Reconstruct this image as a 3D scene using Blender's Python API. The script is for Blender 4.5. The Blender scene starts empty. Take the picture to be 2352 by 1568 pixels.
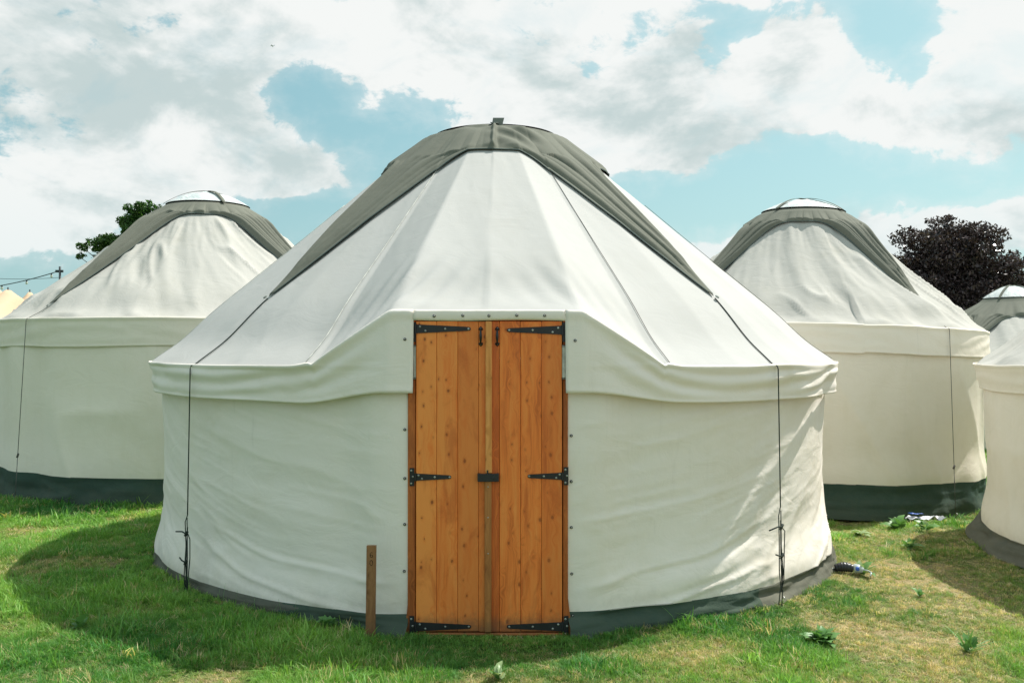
import bpy, bmesh, math, random
import numpy as np
from mathutils import Vector, Matrix

R = math.radians
random.seed(7)
rng = np.random.default_rng(11)
sc = bpy.context.scene
COL = sc.collection

# ------------------------------------------------------------------ camera
cam_d = bpy.data.cameras.new("camera")
cam_d.sensor_width = 36.0
cam_d.lens = 36 * 2077 / 2352
cam_d.clip_start = 0.05
cam_d.clip_end = 3000
cam = bpy.data.objects.new("camera", cam_d)
COL.objects.link(cam)
cam.location = (0, 0, 1.6)
cam.rotation_euler = (R(90.44), 0, 0)
sc.camera = cam

# ------------------------------------------------------------------ sun, view
SUN_EL = 57.5
SUN_AZ = 57.0                      # clockwise from +Y (away from the camera) to +X
sd = Vector((math.sin(R(SUN_AZ)) * math.cos(R(SUN_EL)), math.cos(R(SUN_AZ)) * math.cos(R(SUN_EL)), math.sin(R(SUN_EL))))
sun_d = bpy.data.lights.new("sun", 'SUN')
sun_d.energy = 4.0
sun_d.angle = R(0.55)
sun_d.color = (1.0, 0.965, 0.90)
sun = bpy.data.objects.new("sun", sun_d)
COL.objects.link(sun)
sun.rotation_euler = sd.to_track_quat('Z', 'Y').to_euler()
sun.location = (20, 8, 30)

sc.view_settings.view_transform = 'Standard'
sc.view_settings.look = 'None'
sc.view_settings.gamma = 1
sc.view_settings.use_curve_mapping = False
sc.view_settings.exposure = 0.56

# ------------------------------------------------------------------ node helper
class NT:
    def __init__(s, tree):
        s.t = tree
        s.n = tree.nodes
        s.n.clear()
    def new(s, kind, props=None, **ins):
        nd = s.n.new(kind)
        for k, v in (props or {}).items():
            setattr(nd, k, v)
        for k, v in ins.items():
            key = int(k[1:]) if k[0] == 'i' and k[1:].isdigit() else k.replace('_', ' ')
            s.put(nd.inputs[key], v)
        return nd
    def put(s, sock, v):
        if isinstance(v, bpy.types.NodeSocket):
            s.t.links.new(v, sock)
        elif isinstance(v, bpy.types.Node):
            s.t.links.new(v.outputs[0], sock)
        else:
            if isinstance(v, (tuple, list)) and len(v) == 3 and sock.type == 'RGBA':
                v = (*v, 1)
            sock.default_value = v
    def math(s, op, a, b=0.0, c=0.0, clamp=False):
        return s.new('ShaderNodeMath', {'operation': op, 'use_clamp': clamp}, i0=a, i1=b, i2=c).outputs[0]
    def vmath(s, op, a, b=(0, 0, 0)):
        nd = s.new('ShaderNodeVectorMath', {'operation': op}, i0=a, i1=b)
        return nd.outputs['Value'] if op in ('LENGTH', 'DISTANCE', 'DOT_PRODUCT') else nd.outputs[0]
    def mix(s, f, a, b, mode='MIX'):
        nd = s.n.new('ShaderNodeMix')
        nd.data_type = 'RGBA'
        nd.blend_type = mode
        s.put(nd.inputs[0], f); s.put(nd.inputs[6], a); s.put(nd.inputs[7], b)
        return nd.outputs[2]
    def rng(s, v, a, b, c=0.0, d=1.0, smooth=True):
        nd = s.new('ShaderNodeMapRange', {'interpolation_type': 'SMOOTHSTEP' if smooth else 'LINEAR'}, i0=v)
        for i, q in enumerate((a, b, c, d)):
            s.put(nd.inputs[i + 1], q)
        return nd.outputs[0]
    def noise(s, vec, scale, detail=4, rough=0.5, dist=0.0, dims='3D'):
        nd = s.new('ShaderNodeTexNoise', {'noise_dimensions': dims}, Scale=scale, Detail=detail, Roughness=rough, Distortion=dist)
        s.put(nd.inputs['Vector'], vec)
        return nd.outputs[0]
    def ramp(s, f, stops):
        nd = s.n.new('ShaderNodeValToRGB')
        cr = nd.color_ramp
        while len(cr.elements) < len(stops):
            cr.elements.new(0.5)
        for e, (p, c) in zip(cr.elements, stops):
            e.position = p
            e.color = (*c, 1) if len(c) == 3 else c
        s.put(nd.inputs[0], f)
        return nd.outputs[0]

# ------------------------------------------------------------------ sky (world)
world = bpy.data.worlds.new("World")
sc.world = world
world.use_nodes = True
w = NT(world.node_tree)
tc = w.new('ShaderNodeTexCoord')
gen = tc.outputs['Generated']
sky = w.new('ShaderNodeTexSky', {'sky_type': 'NISHITA', 'sun_disc': False, 'sun_elevation': R(SUN_EL),
                                 'sun_rotation': R(SUN_AZ), 'air_density': 1.0, 'dust_density': 1.6, 'ozone_density': 1.2})
sepd = w.new('ShaderNodeSeparateXYZ', None, i0=gen)
wx, wy, wz = sepd.outputs
skyc = w.mix(1.0, sky.outputs[0], (1.18, 1.2, 0.92), 'MULTIPLY')
# even out towards the pale cyan of this sky; a little paler to the right, where the sun stands
side = w.rng(wx, -0.6, 0.6, 0.0, 1.0)
flat = w.mix(side, (1.65, 3.45, 4.0), (3.0, 5.1, 5.45))
skyc = w.mix(0.72, skyc, flat)

def cdir(px, py):
    v = Vector(((px - 1176) / 2077, 1.0, (800 - py) / 2077))
    return v.normalized()
# (x, y, rx, ry, weight): where cloud banks (+) and open sky (-) stand round the camera's heading
blobs = [
    (250, 200, 430, 230, .75), (560, 300, 230, 120, .6), (700, 400, 170, 60, .55), (120, 480, 260, 90, .55), (1050, 110, 420, 110, .65),
    (640, 60, 300, 90, .4), (1150, 250, 220, 100, .55), (1420, 370, 230, 75, .7), (1260, 330, 160, 90, .5), (1560, 260, 170, 100, .5),
    (1850, 170, 140, 120, .75), (1750, 250, 330, 85, .6), (2290, 110, 150, 150, .7), (2230, 280, 250, 110, .7), (1560, 110, 70, 60, .4),
    (2180, 505, 290, 50, .75), (1640, 550, 100, 35, .6), (1750, -10, 200, 40, .5), (840, 240, 45, 28, .8),
    (700, 210, 120, 90, -1.15), (850, 330, 170, 95, -1.0), (930, 250, 110, 60, -.5), (370, 82, 95, 28, -.7), (600, 505, 330, 55, -.85), (60, 620, 330, 55, -.9),
    (980, 235, 60, 60, -.2), (1500, 55, 110, 40, -.5), (1660, 110, 90, 50, -.6), (1640, 190, 40, 60, -.5), (2040, 100, 110, 100, -1.0),
    (1900, 410, 420, 70, -.95), (1850, 50, 200, 40, -.4), (1350, 95, 60, 50, -.45), (1660, 480, 200, 70, -.8), (2330, 430, 150, 40, -.3),
    (900, 420, 120, 50, -.5), (1160, 500, 300, 90, -.3), (2300, 590, 300, 30, -.2),
]
wob = w.new('ShaderNodeTexNoise', None, Vector=gen, Scale=5.0, Detail=5, Roughness=0.6)
wv = w.vmath('SCALE', w.vmath('SUBTRACT', wob.outputs['Color'], (0.5, 0.5, 0.5)))
wv.node.inputs['Scale'].default_value = 0.13
dirw = w.vmath('ADD', gen, wv)
acc = None
for (px, py, rx, ry, wt) in blobs:
    c = cdir(px, py)
    k = (2077 / rx, 2077 / rx, 2077 / ry)
    d = w.vmath('LENGTH', w.vmath('MULTIPLY', w.vmath('SUBTRACT', dirw, tuple(c)), k))
    g = w.rng(d, 0.1, 1.55, wt, 0.0)
    acc = g if acc is None else w.math('ADD', acc, g)
stretch = w.vmath('MULTIPLY', gen, (1.0, 1.0, 1.7))
f1 = w.noise(stretch, 5.5, 10, 0.60, 0.25)
f2 = w.noise(stretch, 17.0, 9, 0.66, 0.35)
acc = w.math('ADD', acc, 0.16)
dens = w.math('ADD', acc, w.math('MULTIPLY', w.math('SUBTRACT', f1, 0.5), 2.7))
dens = w.math('ADD', dens, w.math('MULTIPLY', w.math('SUBTRACT', f2, 0.5), 1.7))
solid = w.rng(dens, 0.05, 0.40, 0.0, 1.0)
veil = w.rng(dens, -0.65, 0.75, 0.0, 0.42)
mask = w.math('MAXIMUM', solid, veil)
mask = w.math('MULTIPLY', mask, w.rng(w.noise(stretch, 9.0, 6, 0.6, 0.6), 0.30, 0.50, 0.80, 1.0))
thick = w.rng(dens, 0.3, 1.5, 0.0, 1.0)
# sunlit heads and shaded undersides: compare the cloud with itself a little higher up
up = w.vmath('ADD', stretch, (0.05, 0.0, 0.085))
f1u = w.noise(up, 5.5, 6, 0.55, 0.25)
relief = w.math('SUBTRACT', f1u, f1)
g2 = w.noise(w.vmath('ADD', stretch, (3.1, 0.0, 0.0)), 6.5, 8, 0.58, 0.5)
leftness = w.rng(wx, -0.55, 0.10, 0.12, 0.0)
sh = w.math('ADD', w.math('MULTIPLY', relief, 1.6), w.math('ADD', w.math('MULTIPLY', w.math('SUBTRACT', g2, 0.5), 1.35), leftness))
sh = w.math('ADD', sh, w.math('MULTIPLY', thick, 0.10))
grey = w.rng(sh, -0.06, 0.40, 0.0, 1.0)
cloudc = w.mix(grey, (6.2, 6.35, 6.25), (3.8, 4.5, 4.5))
skyfin = w.mix(mask, skyc, cloudc)
# thin haze of light towards the horizon
haze = w.rng(wz, 0.0, 0.22, 0.30, 0.0)
skyfin = w.mix(haze, skyfin, (3.9, 5.3, 5.5))
bg = w.new('ShaderNodeBackground', None, Color=skyfin, Strength=0.1)
wo = w.n.new('ShaderNodeOutputWorld')
w.t.links.new(bg.outputs[0], wo.inputs[0])

# ------------------------------------------------------------------ noise in numpy
def vnoise(x, y, seed=0):
    x = np.asarray(x, float); y = np.asarray(y, float)
    xi = np.floor(x).astype(np.int64); yi = np.floor(y).astype(np.int64)
    fx = x - xi; fy = y - yi
    def h(a, b):
        n = (a * 374761393 + b * 668265263 + seed * 2147483647 + 1013904223) & 0xFFFFFFFF
        n = ((n ^ (n >> 13)) * 1274126177) & 0xFFFFFFFF
        n = (n ^ (n >> 16)) & 0xFFFFFFFF
        return n / 4294967295.0
    u = fx * fx * fx * (fx * (fx * 6 - 15) + 10); v = fy * fy * fy * (fy * (fy * 6 - 15) + 10)
    a = h(xi, yi) * (1 - u) + h(xi + 1, yi) * u
    b = h(xi, yi + 1) * (1 - u) + h(xi + 1, yi + 1) * u
    return (a * (1 - v) + b * v) * 2 - 1
def fbm(x, y, seed=0, oct=4, gain=0.5):
    s = 0; a = 1; t = 0
    for i in range(oct):
        s = s + a * vnoise(x * 2 ** i, y * 2 ** i, seed + i * 17); t += a; a *= gain
    return s / t
def ridge(x, y, seed=0):
    return 1 - np.abs(vnoise(x, y, seed)) * 2
def sstep(a, b, x):
    t = np.clip((np.asarray(x, float) - a) / (b - a), 0, 1)
    return t * t * (3 - 2 * t)

# ------------------------------------------------------------------ mesh helpers
def mesh_from(name, verts, faces, mats=None, smooth=True, mat_idx=None):
    me = bpy.data.meshes.new(name)
    me.from_pydata([tuple(v) for v in verts], [], faces)
    for m in (mats if isinstance(mats, (list, tuple)) else [mats] if mats else []):
        me.materials.append(m)
    if smooth:
        me.polygons.foreach_set('use_smooth', [True] * len(me.polygons))
    if mat_idx:
        me.polygons.foreach_set('material_index', mat_idx)
    me.update()
    return me
def obj(name, me, parent=None, loc=None):
    o = bpy.data.objects.new(name, me)
    COL.objects.link(o)
    if parent is not None:
        o.parent = parent
    if loc is not None:
        o.location = loc
    return o
def tag(o, label=None, cat=None, group=None, kind=None):
    if label: o['label'] = label
    if cat: o['category'] = cat
    if group: o['group'] = group
    if kind: o['kind'] = kind
    return o
def empty(name, loc, rz=0, **kw):
    o = bpy.data.objects.new(name, None)
    o.empty_display_size = 0.2
    COL.objects.link(o)
    o.location = loc
    o.rotation_euler = (0, 0, rz)
    return tag(o, **kw)
def grid_faces(nu, nv, wrap=False):
    f = []
    for i in range(nu - (0 if wrap else 1)):
        a = i * nv; b = ((i + 1) % nu) * nv
        for j in range(nv - 1):
            f.append((a + j, b + j, b + j + 1, a + j + 1))
    return f
def grid(name, X, Y, Z, mat, wrap=False):
    nu, nv = X.shape
    V = np.stack([X.ravel(), Y.ravel(), Z.ravel()], 1)
    return mesh_from(name, V, grid_faces(nu, nv, wrap), mat)
class MB:
    """collects simple solids into one mesh"""
    def __init__(s):
        s.v = []; s.f = []; s.m = []
    def add(s, v, f, m=0):
        o = len(s.v)
        s.v += [tuple(p) for p in v]
        s.f += [tuple(o + i for i in q) for q in f]
        s.m += [m] * len(f)
    def box(s, x0, x1, y0, y1, z0, z1, m=0, bev=0.0):
        if bev <= 0:
            v = [(x, y, z) for x in (x0, x1) for y in (y0, y1) for z in (z0, z1)]
            s.add(v, [(0, 1, 3, 2), (4, 6, 7, 5), (0, 4, 5, 1), (2, 3, 7, 6), (0, 2, 6, 4), (1, 5, 7, 3)], m)
            return
        bm = bmesh.new()
        bmesh.ops.create_cube(bm, size=1)
        for q in bm.verts:
            q.co = Vector(((x0 + x1) / 2 + q.co.x * (x1 - x0), (y0 + y1) / 2 + q.co.y * (y1 - y0), (z0 + z1) / 2 + q.co.z * (z1 - z0)))
        bmesh.ops.bevel(bm, geom=bm.edges[:], offset=bev, segments=1, affect='EDGES')
        bm.verts.index_update()
        s.add([q.co[:] for q in bm.verts], [[q.index for q in f.verts] for f in bm.faces], m)
        bm.free()
    def prism(s, pts, y0, y1, m=0):
        """outline in x,z pushed from y0 to y1"""
        n = len(pts)
        v = [(x, y0, z) for x, z in pts] + [(x, y1, z) for x, z in pts]
        f = [tuple(range(n)), tuple(range(2 * n - 1, n - 1, -1))] + [(i, i + n, (i + 1) % n + n, (i + 1) % n) for i in range(n)]
        s.add(v, f, m)
    def disc(s, c, nrm, r, h, n=10, m=0, dome=0.5):
        q = Vector(nrm).to_track_quat('Z', 'Y')
        v = []
        for rr, hh in ((r, 0), (r * 0.92, h * 0.6), (r * 0.5, h)):
            for i in range(n):
                a = 2 * math.pi * i / n
                v.append(Vector(c) + q @ Vector((rr * math.cos(a), rr * math.sin(a), hh)))
        f = [(k * n + i, k * n + (i + 1) % n, (k + 1) * n + (i + 1) % n, (k + 1) * n + i) for k in range(2) for i in range(n)]
        f.append(tuple(range(2 * n, 3 * n)))
        s.add(v, f, m)
    def tube(s, pts, r, n=6, m=0):
        pts = [Vector(p) for p in pts]
        rr = r if isinstance(r, (list, tuple)) else [r] * len(pts)
        v = []; f = []
        up = Vector((0.31, 0.22, 0.93))
        for i, p in enumerate(pts):
            t = (pts[min(i + 1, len(pts) - 1)] - pts[max(i - 1, 0)])
            if t.length < 1e-9: t = Vector((0, 0, 1))
            t.normalize()
            if abs(t.dot(up)) > 0.97: up = Vector((0.9, 0.3, 0.1)).normalized()
            a = t.cross(up).normalized(); b = t.cross(a).normalized()
            up = -t.cross(a) if False else up
            for k in range(n):
                an = 2 * math.pi * k / n
                v.append(p + (a * math.cos(an) + b * math.sin(an)) * rr[i])
        for i in range(len(pts) - 1):
            for k in range(n):
                f.append((i * n + k, i * n + (k + 1) % n, (i + 1) * n + (k + 1) % n, (i + 1) * n + k))
        f.append(tuple(range(n - 1, -1, -1))); f.append(tuple(range((len(pts) - 1) * n, len(pts) * n)))
        s.add(v, f, m)
    def mesh(s, name, mats, smooth=False):
        return mesh_from(name, s.v, s.f, mats, smooth, s.m)
    def build(s, name, mats, parent=None, smooth=False, loc=None):
        return obj(name, s.mesh(name, mats, smooth), parent, loc)

# ------------------------------------------------------------------ materials
def material(name):
    m = bpy.data.materials.new(name)
    m.use_nodes = True
    n = NT(m.node_tree)
    out = n.n.new('ShaderNodeOutputMaterial')
    return m, n, out
def finish(n, out, col, rough=0.8, bump=None, bstr=0.3, bdist=0.01, metal=0.0, spec=0.3, sheen=0.0):
    p = n.n.new('ShaderNodeBsdfPrincipled')
    n.put(p.inputs['Base Color'], col); n.put(p.inputs['Roughness'], rough)
    p.inputs['Metallic'].default_value = metal
    p.inputs['Specular IOR Level'].default_value = spec
    if bump is not None:
        b = n.new('ShaderNodeBump', None, Strength=bstr, Distance=bdist, Height=bump)
        n.put(p.inputs['Normal'], b.outputs[0])
    n.t.links.new(p.outputs[0], out.inputs[0])
    return p
def cloth_mat(name, base, dirt, wr=0.012, dirty=0.5, streak=0.0):
    m, n, out = material(name)
    t = n.new('ShaderNodeTexCoord').outputs['Object']
    info = n.new('ShaderNodeObjectInfo')
    tt = n.vmath('ADD', t, n.vmath('SCALE', info.outputs['Location']))
    a = n.noise(t, 1.3, 5, 0.6, 0.5)
    b = n.noise(t, 9.0, 5, 0.65)
    c = n.noise(n.vmath('MULTIPLY', t, (6, 6, 0.8)), 1.5, 4, 0.6)
    f = n.math('MULTIPLY', n.rng(n.math('ADD', n.math('MULTIPLY', a, 0.7), n.math('MULTIPLY', b, 0.3)), 0.42, 0.72), dirty)
    f = n.math('ADD', f, n.math('MULTIPLY', n.rng(c, 0.5, 0.8), streak), clamp=True)
    # small specks of soil and mildew
    vor = n.new('ShaderNodeTexVoronoi', None, Vector=t, Scale=13.0)
    spk = n.rng(n.math('ADD', vor.outputs['Distance'], n.math('MULTIPLY', b, 0.25)), 0.12, 0.17, 0.35, 0.0)
    col = n.mix(f, base, dirt)
    col = n.mix(n.math('MULTIPLY', spk, dirty), col, tuple(x * 0.55 for x in dirt))
    streaks = n.noise(n.vmath('MULTIPLY', t, (14, 14, 1.2)), 1.0, 5, 0.7, 0.6)
    patch = n.noise(t, 0.8, 2, 0.5)
    col = n.mix(n.math('MULTIPLY', n.math('MULTIPLY', n.rng(streaks, 0.56, 0.80), n.rng(patch, 0.45, 0.65)), 0.38 * dirty), col, tuple(x * 0.62 for x in dirt))
    zz_ = n.new('ShaderNodeSeparateXYZ', None, i0=t).outputs[2]
    splash = n.rng(n.math('ADD', zz_, n.math('MULTIPLY', n.math('SUBTRACT', n.noise(t, 7, 6, 0.7), 0.5), 0.5)), 0.02, 0.26, 0.30 * dirty, 0.0)
    col = n.mix(splash, col, (0.24, 0.20, 0.13))
    weave = n.noise(t, 260, 2, 0.5)
    wr1 = n.noise(n.vmath('MULTIPLY', t, (1, 1, 1.8)), 3.4, 5, 0.55, 1.2)
    wr2 = n.noise(n.vmath('MULTIPLY', t, (1.5, 1.5, 1)), 16, 4, 0.6, 1.5)
    h = n.math('ADD', n.math('MULTIPLY', wr1, 1.0), n.math('MULTIPLY', wr2, 0.12))
    h = n.math('ADD', h, n.math('MULTIPLY', weave, 0.012))
    finish(n, out, col, 0.85, h, 0.9, wr, spec=0.15)
    return m

M = {}
M['canvas'] = cloth_mat('cream_canvas', (0.89, 0.82, 0.75), (0.81, 0.735, 0.62), 0.007, 0.75)  # wall base raised to stand in for missing fill light in the shade
M['roof_canvas'] = cloth_mat('roof_canvas', (0.490, 0.482, 0.462), (0.452, 0.440, 0.408), 0.004, 0.45)  # base lowered well below the walls' to offset direct sun on the roof
M['old_canvas'] = cloth_mat('older_cream_canvas', (0.90, 0.82, 0.71), (0.82, 0.74, 0.60), 0.006, 0.6, 0.25)  # raised like the near walls, making up for dim shade
M['old_roof'] = cloth_mat('older_roof_canvas', (0.475, 0.462, 0.425), (0.430, 0.416, 0.365), 0.008, 0.6, 0.35)  # kept darker than these walls to hold the sunlit slopes down
M['star'] = cloth_mat('grey_cover', (0.165, 0.170, 0.138), (0.125, 0.13, 0.104), 0.004, 0.5, 0.3)
M['hem'] = cloth_mat('grey_hem', (0.10, 0.13, 0.125), (0.07, 0.09, 0.085), 0.002, 0.3)
M['skirt'] = cloth_mat('green_mud_skirt', (0.050, 0.086, 0.068), (0.095, 0.125, 0.10), 0.012, 0.38)
M['skirt_pale'] = cloth_mat('grey_mud_skirt', (0.098, 0.108, 0.090), (0.18, 0.18, 0.145), 0.012, 0.7)
M['marquee'] = cloth_mat('peach_marquee_canvas', (0.66, 0.47, 0.32), (0.58, 0.41, 0.27), 0.01, 0.4)
M['strap'] = cloth_mat('pale_strap', (0.19, 0.21, 0.19), (0.15, 0.17, 0.15), 0.002, 0.3)

m, n, out = material('clear_dome_film')
t = n.new('ShaderNodeTexCoord').outputs['Object']
h = n.noise(t, 7, 4, 0.6, 1.5)
finish(n, out, n.mix(n.rng(h, 0.35, 0.7), (0.46, 0.52, 0.52), (0.66, 0.67, 0.65)), 0.55, h, 0.8, 0.03, spec=0.25)
M['film'] = m

def plain(name, col, rough=0.6, metal=0.0, spec=0.4, var=0.3, sc_=12.0):
    m, n, out = material(name)
    t = n.new('ShaderNodeTexCoord').outputs['Object']
    v = n.noise(t, sc_, 4, 0.6)
    c = n.mix(n.rng(v, 0.3, 0.7), tuple(x * (1 - var) for x in col), tuple(min(1, x * (1 + var)) for x in col))
    finish(n, out, c, rough, v, 0.25, 0.002, metal, spec)
    return m
M['iron'] = plain('black_iron', (0.014, 0.015, 0.018), 0.42, 0.0, 0.5)
M['steel'] = plain('screw_steel', (0.42, 0.42, 0.40), 0.35, 0.8, 0.5)
M['rope'] = plain('dark_green_rope', (0.018, 0.028, 0.022), 0.8)
M['seam'] = plain('dark_seam_thread', (0.13, 0.125, 0.115), 0.9)
M['pale_cloth'] = plain('pale_tie_cloth', (0.62, 0.62, 0.56), 0.85)
M['post_metal'] = plain('dark_post', (0.035, 0.045, 0.05), 0.6)
M['blackplastic'] = plain('black_rubber', (0.02, 0.022, 0.026), 0.35, 0, 0.5)
M['clearplastic'] = plain('pale_grey_plastic', (0.42, 0.47, 0.47), 0.25, 0, 0.5)
M['blueplastic'] = plain('blue_plastic', (0.03, 0.10, 0.42), 0.35, 0, 0.5)
M['whitewrap'] = plain('white_wrapper', (0.72, 0.74, 0.78), 0.3, 0, 0.5, 0.1)
M['bark'] = plain('bark', (0.09, 0.07, 0.05), 0.9, 0, 0.2, 0.4, 5)

def wood_mat(name, light, mid, dark, knots=1.0, weath=0.0):
    m, n, out = material(name)
    t = n.new('ShaderNodeTexCoord').outputs['Object']
    info = n.new('ShaderNodeObjectInfo')
    off = n.new('ShaderNodeCombineXYZ', None, X=n.math('MULTIPLY', info.outputs['Random'], 37.0), Y=0.0, Z=n.math('MULTIPLY', info.outputs['Random'], 61.0)).outputs[0]
    p = n.vmath('ADD', t, off)
    warp = n.noise(n.vmath('MULTIPLY', p, (3, 1, 1.0)), 2.2, 3, 0.5)
    px_ = n.new('ShaderNodeSeparateXYZ', None, i0=p)
    kv = n.new('ShaderNodeCombineXYZ', None, X=n.math('MULTIPLY', px_.outputs[0], 13.0), Y=n.math('MULTIPLY', px_.outputs[2], 8.5), Z=0.0).outputs[0]
    kd = n.new('ShaderNodeTexVoronoi', {'voronoi_dimensions': '2D'}, Vector=kv, Scale=1.0, Randomness=1.0)
    near = n.math('MULTIPLY', n.rng(kd.outputs['Distance'], 0.0, 0.45, 1.0, 0.0), 0.30)
    gx = n.math('ADD', n.math('MULTIPLY', warp, 0.9), near)
    shift = n.new('ShaderNodeCombineXYZ', None, X=n.math('MULTIPLY', gx, 0.08), Y=0.0, Z=0.0).outputs[0]
    gp = n.vmath('MULTIPLY', n.vmath('ADD', p, shift), (75, 75, 1.6))
    grain = n.noise(gp, 1.0, 5, 0.62, 0.3)
    broad = n.noise(n.vmath('MULTIPLY', p, (9, 9, 1.1)), 1.3, 4, 0.55, 0.8)
    plank = n.math('MULTIPLY', n.math('SUBTRACT', info.outputs['Random'], 0.5), 0.24)
    f = n.math('ADD', n.math('ADD', n.math('MULTIPLY', grain, 0.5), n.math('MULTIPLY', broad, 0.5)), plank)
    col = n.ramp(f, [(0.33, dark), (0.47, mid), (0.60, light)])
    ksel = n.math('GREATER_THAN', n.new('ShaderNodeSeparateColor', None, i0=kd.outputs['Color']).outputs[0], 0.45)
    ksz = n.math('ADD', n.math('MULTIPLY', n.new('ShaderNodeSeparateColor', None, i0=kd.outputs['Color']).outputs[1], 0.085), 0.004)
    kj = n.math('ADD', kd.outputs['Distance'], n.math('MULTIPLY', n.math('SUBTRACT', n.noise(p, 55, 4, 0.7), 0.5), 0.14))
    kn = n.math('MULTIPLY', n.math('MULTIPLY', n.rng(n.math('SUBTRACT', kj, ksz), -0.02, 0.03, 1.0, 0.0), ksel), knots)
    halo = n.math('MULTIPLY', n.math('MULTIPLY', n.rng(n.math('SUBTRACT', kj, ksz), 0.0, 0.16, 0.45, 0.0), ksel), knots)
    col = n.mix(halo, col, dark)
    col = n.mix(n.math('MULTIPLY', kn, n.rng(info.outputs['Random'], 0, 1, 0.5, 0.85)), col, (0.15, 0.045, 0.014))
    stain = n.noise(n.vmath('MULTIPLY', p, (5, 5, 1.6)), 1.7, 6, 0.68, 1.0)
    col = n.mix(n.rng(stain, 0.48, 0.70, 0.0, 0.6), col, dark)
    hue = n.new('ShaderNodeSeparateColor', None, i0=n.new('ShaderNodeTexWhiteNoise', {'noise_dimensions': '1D'}, W=n.math('MULTIPLY', info.outputs['Random'], 91.0)).outputs['Color']).outputs[1]
    col = n.mix(n.math('MULTIPLY', hue, 0.45), col, dark)
    if weath:
        # soil splashed on the lowest hand of the boards
        z = n.new('ShaderNodeSeparateXYZ', None, i0=t).outputs[2]
        wz_ = n.math('ADD', z, n.math('MULTIPLY', n.math('SUBTRACT', n.noise(t, 14, 5, 0.7), 0.5), 0.28))
        col = n.mix(n.rng(wz_, -0.02, 0.16, weath, 0.0), col, (0.10, 0.075, 0.045))
    finish(n, out, col, n.rng(grain, 0.3, 0.7, 0.42, 0.6), n.math('SUBTRACT', grain, n.math('MULTIPLY', kn, 0.5)), 0.35, 0.0015, spec=0.35)
    return m
M['wood'] = wood_mat('stained_pine', (0.98, 0.34, 0.078), (0.93, 0.245, 0.045), (0.56, 0.120, 0.022), 1.0, 0.7)
M['woodjamb'] = wood_mat('stained_pine_jamb', (0.66, 0.21, 0.05), (0.52, 0.145, 0.030), (0.30, 0.075, 0.016), 0.7, 0.5)
M['woodpale'] = wood_mat('pale_batten', (0.95, 0.47, 0.16), (0.84, 0.36, 0.10), (0.54, 0.20, 0.045), 0.8)
M['wooddull'] = wood_mat('dull_batten', (0.56, 0.24, 0.075), (0.44, 0.175, 0.050), (0.28, 0.10, 0.028), 0.6, 0.6)
M['stake'] = wood_mat('stake_wood', (0.36, 0.175, 0.075), (0.26, 0.115, 0.048), (0.15, 0.062, 0.028), 0.6, 0.6)
M['ink'] = plain('burnt_mark', (0.035, 0.018, 0.008), 0.9)

# ground
m, n, out = material('soil_and_thatch')
t = n.new('ShaderNodeTexCoord').outputs['Object']
at = n.new('ShaderNodeAttribute', {'attribute_name': 'dry', 'attribute_type': 'GEOMETRY'}).outputs['Fac']
a = n.noise(t, 7, 6, 0.65)
b = n.noise(t, 60, 5, 0.7)
c = n.noise(n.vmath('MULTIPLY', t, (1, 1, 1)), 220, 3, 0.6)
dryc = n.ramp(n.math('ADD', n.math('MULTIPLY', b, 0.6), n.math('MULTIPLY', c, 0.4)), [(0.34, (0.12, 0.09, 0.045)), (0.5, (0.31, 0.25, 0.13)), (0.64, (0.52, 0.42, 0.24))])
grc = n.ramp(n.math('ADD', n.math('MULTIPLY', b, 0.5), n.math('MULTIPLY', a, 0.5)), [(0.35, (0.025, 0.055, 0.014)), (0.55, (0.07, 0.115, 0.03)), (0.75, (0.17, 0.18, 0.065))])
col = n.mix(n.rng(n.math('ADD', at, n.math('MULTIPLY', n.math('SUBTRACT', b, 0.5), 0.9)), 0.42, 0.95), grc, dryc)
finish(n, out, col, 0.95, n.math('ADD', b, n.math('MULTIPLY', c, 0.4)), 0.8, 0.015, spec=0.1)
M['ground'] = m

def leaf_mat(name, attr=None, base=(0.05, 0.12, 0.02), trans=0.35, var=0.35, rough=0.5):
    m, n, out = material(name)
    info = n.new('ShaderNodeObjectInfo')
    if attr:
        col = n.new('ShaderNodeAttribute', {'attribute_name': attr, 'attribute_type': 'INSTANCER'}).outputs['Color']
    else:
        gi = n.new('ShaderNodeNewGeometry').outputs['Random Per Island']
        v = n.math('ADD', n.math('MULTIPLY', gi, 2 * var), 1 - var)
        col = n.mix(1.0, base, n.new('ShaderNodeCombineColor', None, i0=v, i1=v, i2=v).outputs[0], 'MULTIPLY')
    if attr:
        gi = n.new('ShaderNodeNewGeometry').outputs['Random Per Island']
        v = n.math('ADD', n.math('MULTIPLY', gi, 2 * var), 1 - var)
        col = n.mix(1.0, col, n.new('ShaderNodeCombineColor', None, i0=v, i1=v, i2=n.math('MULTIPLY', v, v)).outputs[0], 'MULTIPLY')
    p = n.n.new('ShaderNodeBsdfPrincipled')
    n.put(p.inputs['Base Color'], col); p.inputs['Roughness'].default_value = rough
    p.inputs['Specular IOR Level'].default_value = 0.3
    tr = n.new('ShaderNodeBsdfTranslucent', None, Color=n.mix(1.0, col, (1.25, 1.35, 0.7), 'MULTIPLY'))
    mx = n.new('ShaderNodeMixShader', None, i0=trans, i1=p.outputs[0], i2=tr.outputs[0])
    n.t.links.new(mx.outputs[0], out.inputs[0])
    return m
M['grass'] = leaf_mat('grass_blades', 'tint', trans=0.4, var=0.3)
M['beech'] = leaf_mat('copper_beech_leaves', None, (0.070, 0.048, 0.050), 0.12, 0.95, 0.2)
M['oak'] = leaf_mat('green_leaves', None, (0.05, 0.115, 0.028), 0.3, 0.55)
M['weed'] = leaf_mat('weed_leaf', None, (0.13, 0.27, 0.085), 0.25, 0.3, 0.4)
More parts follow.
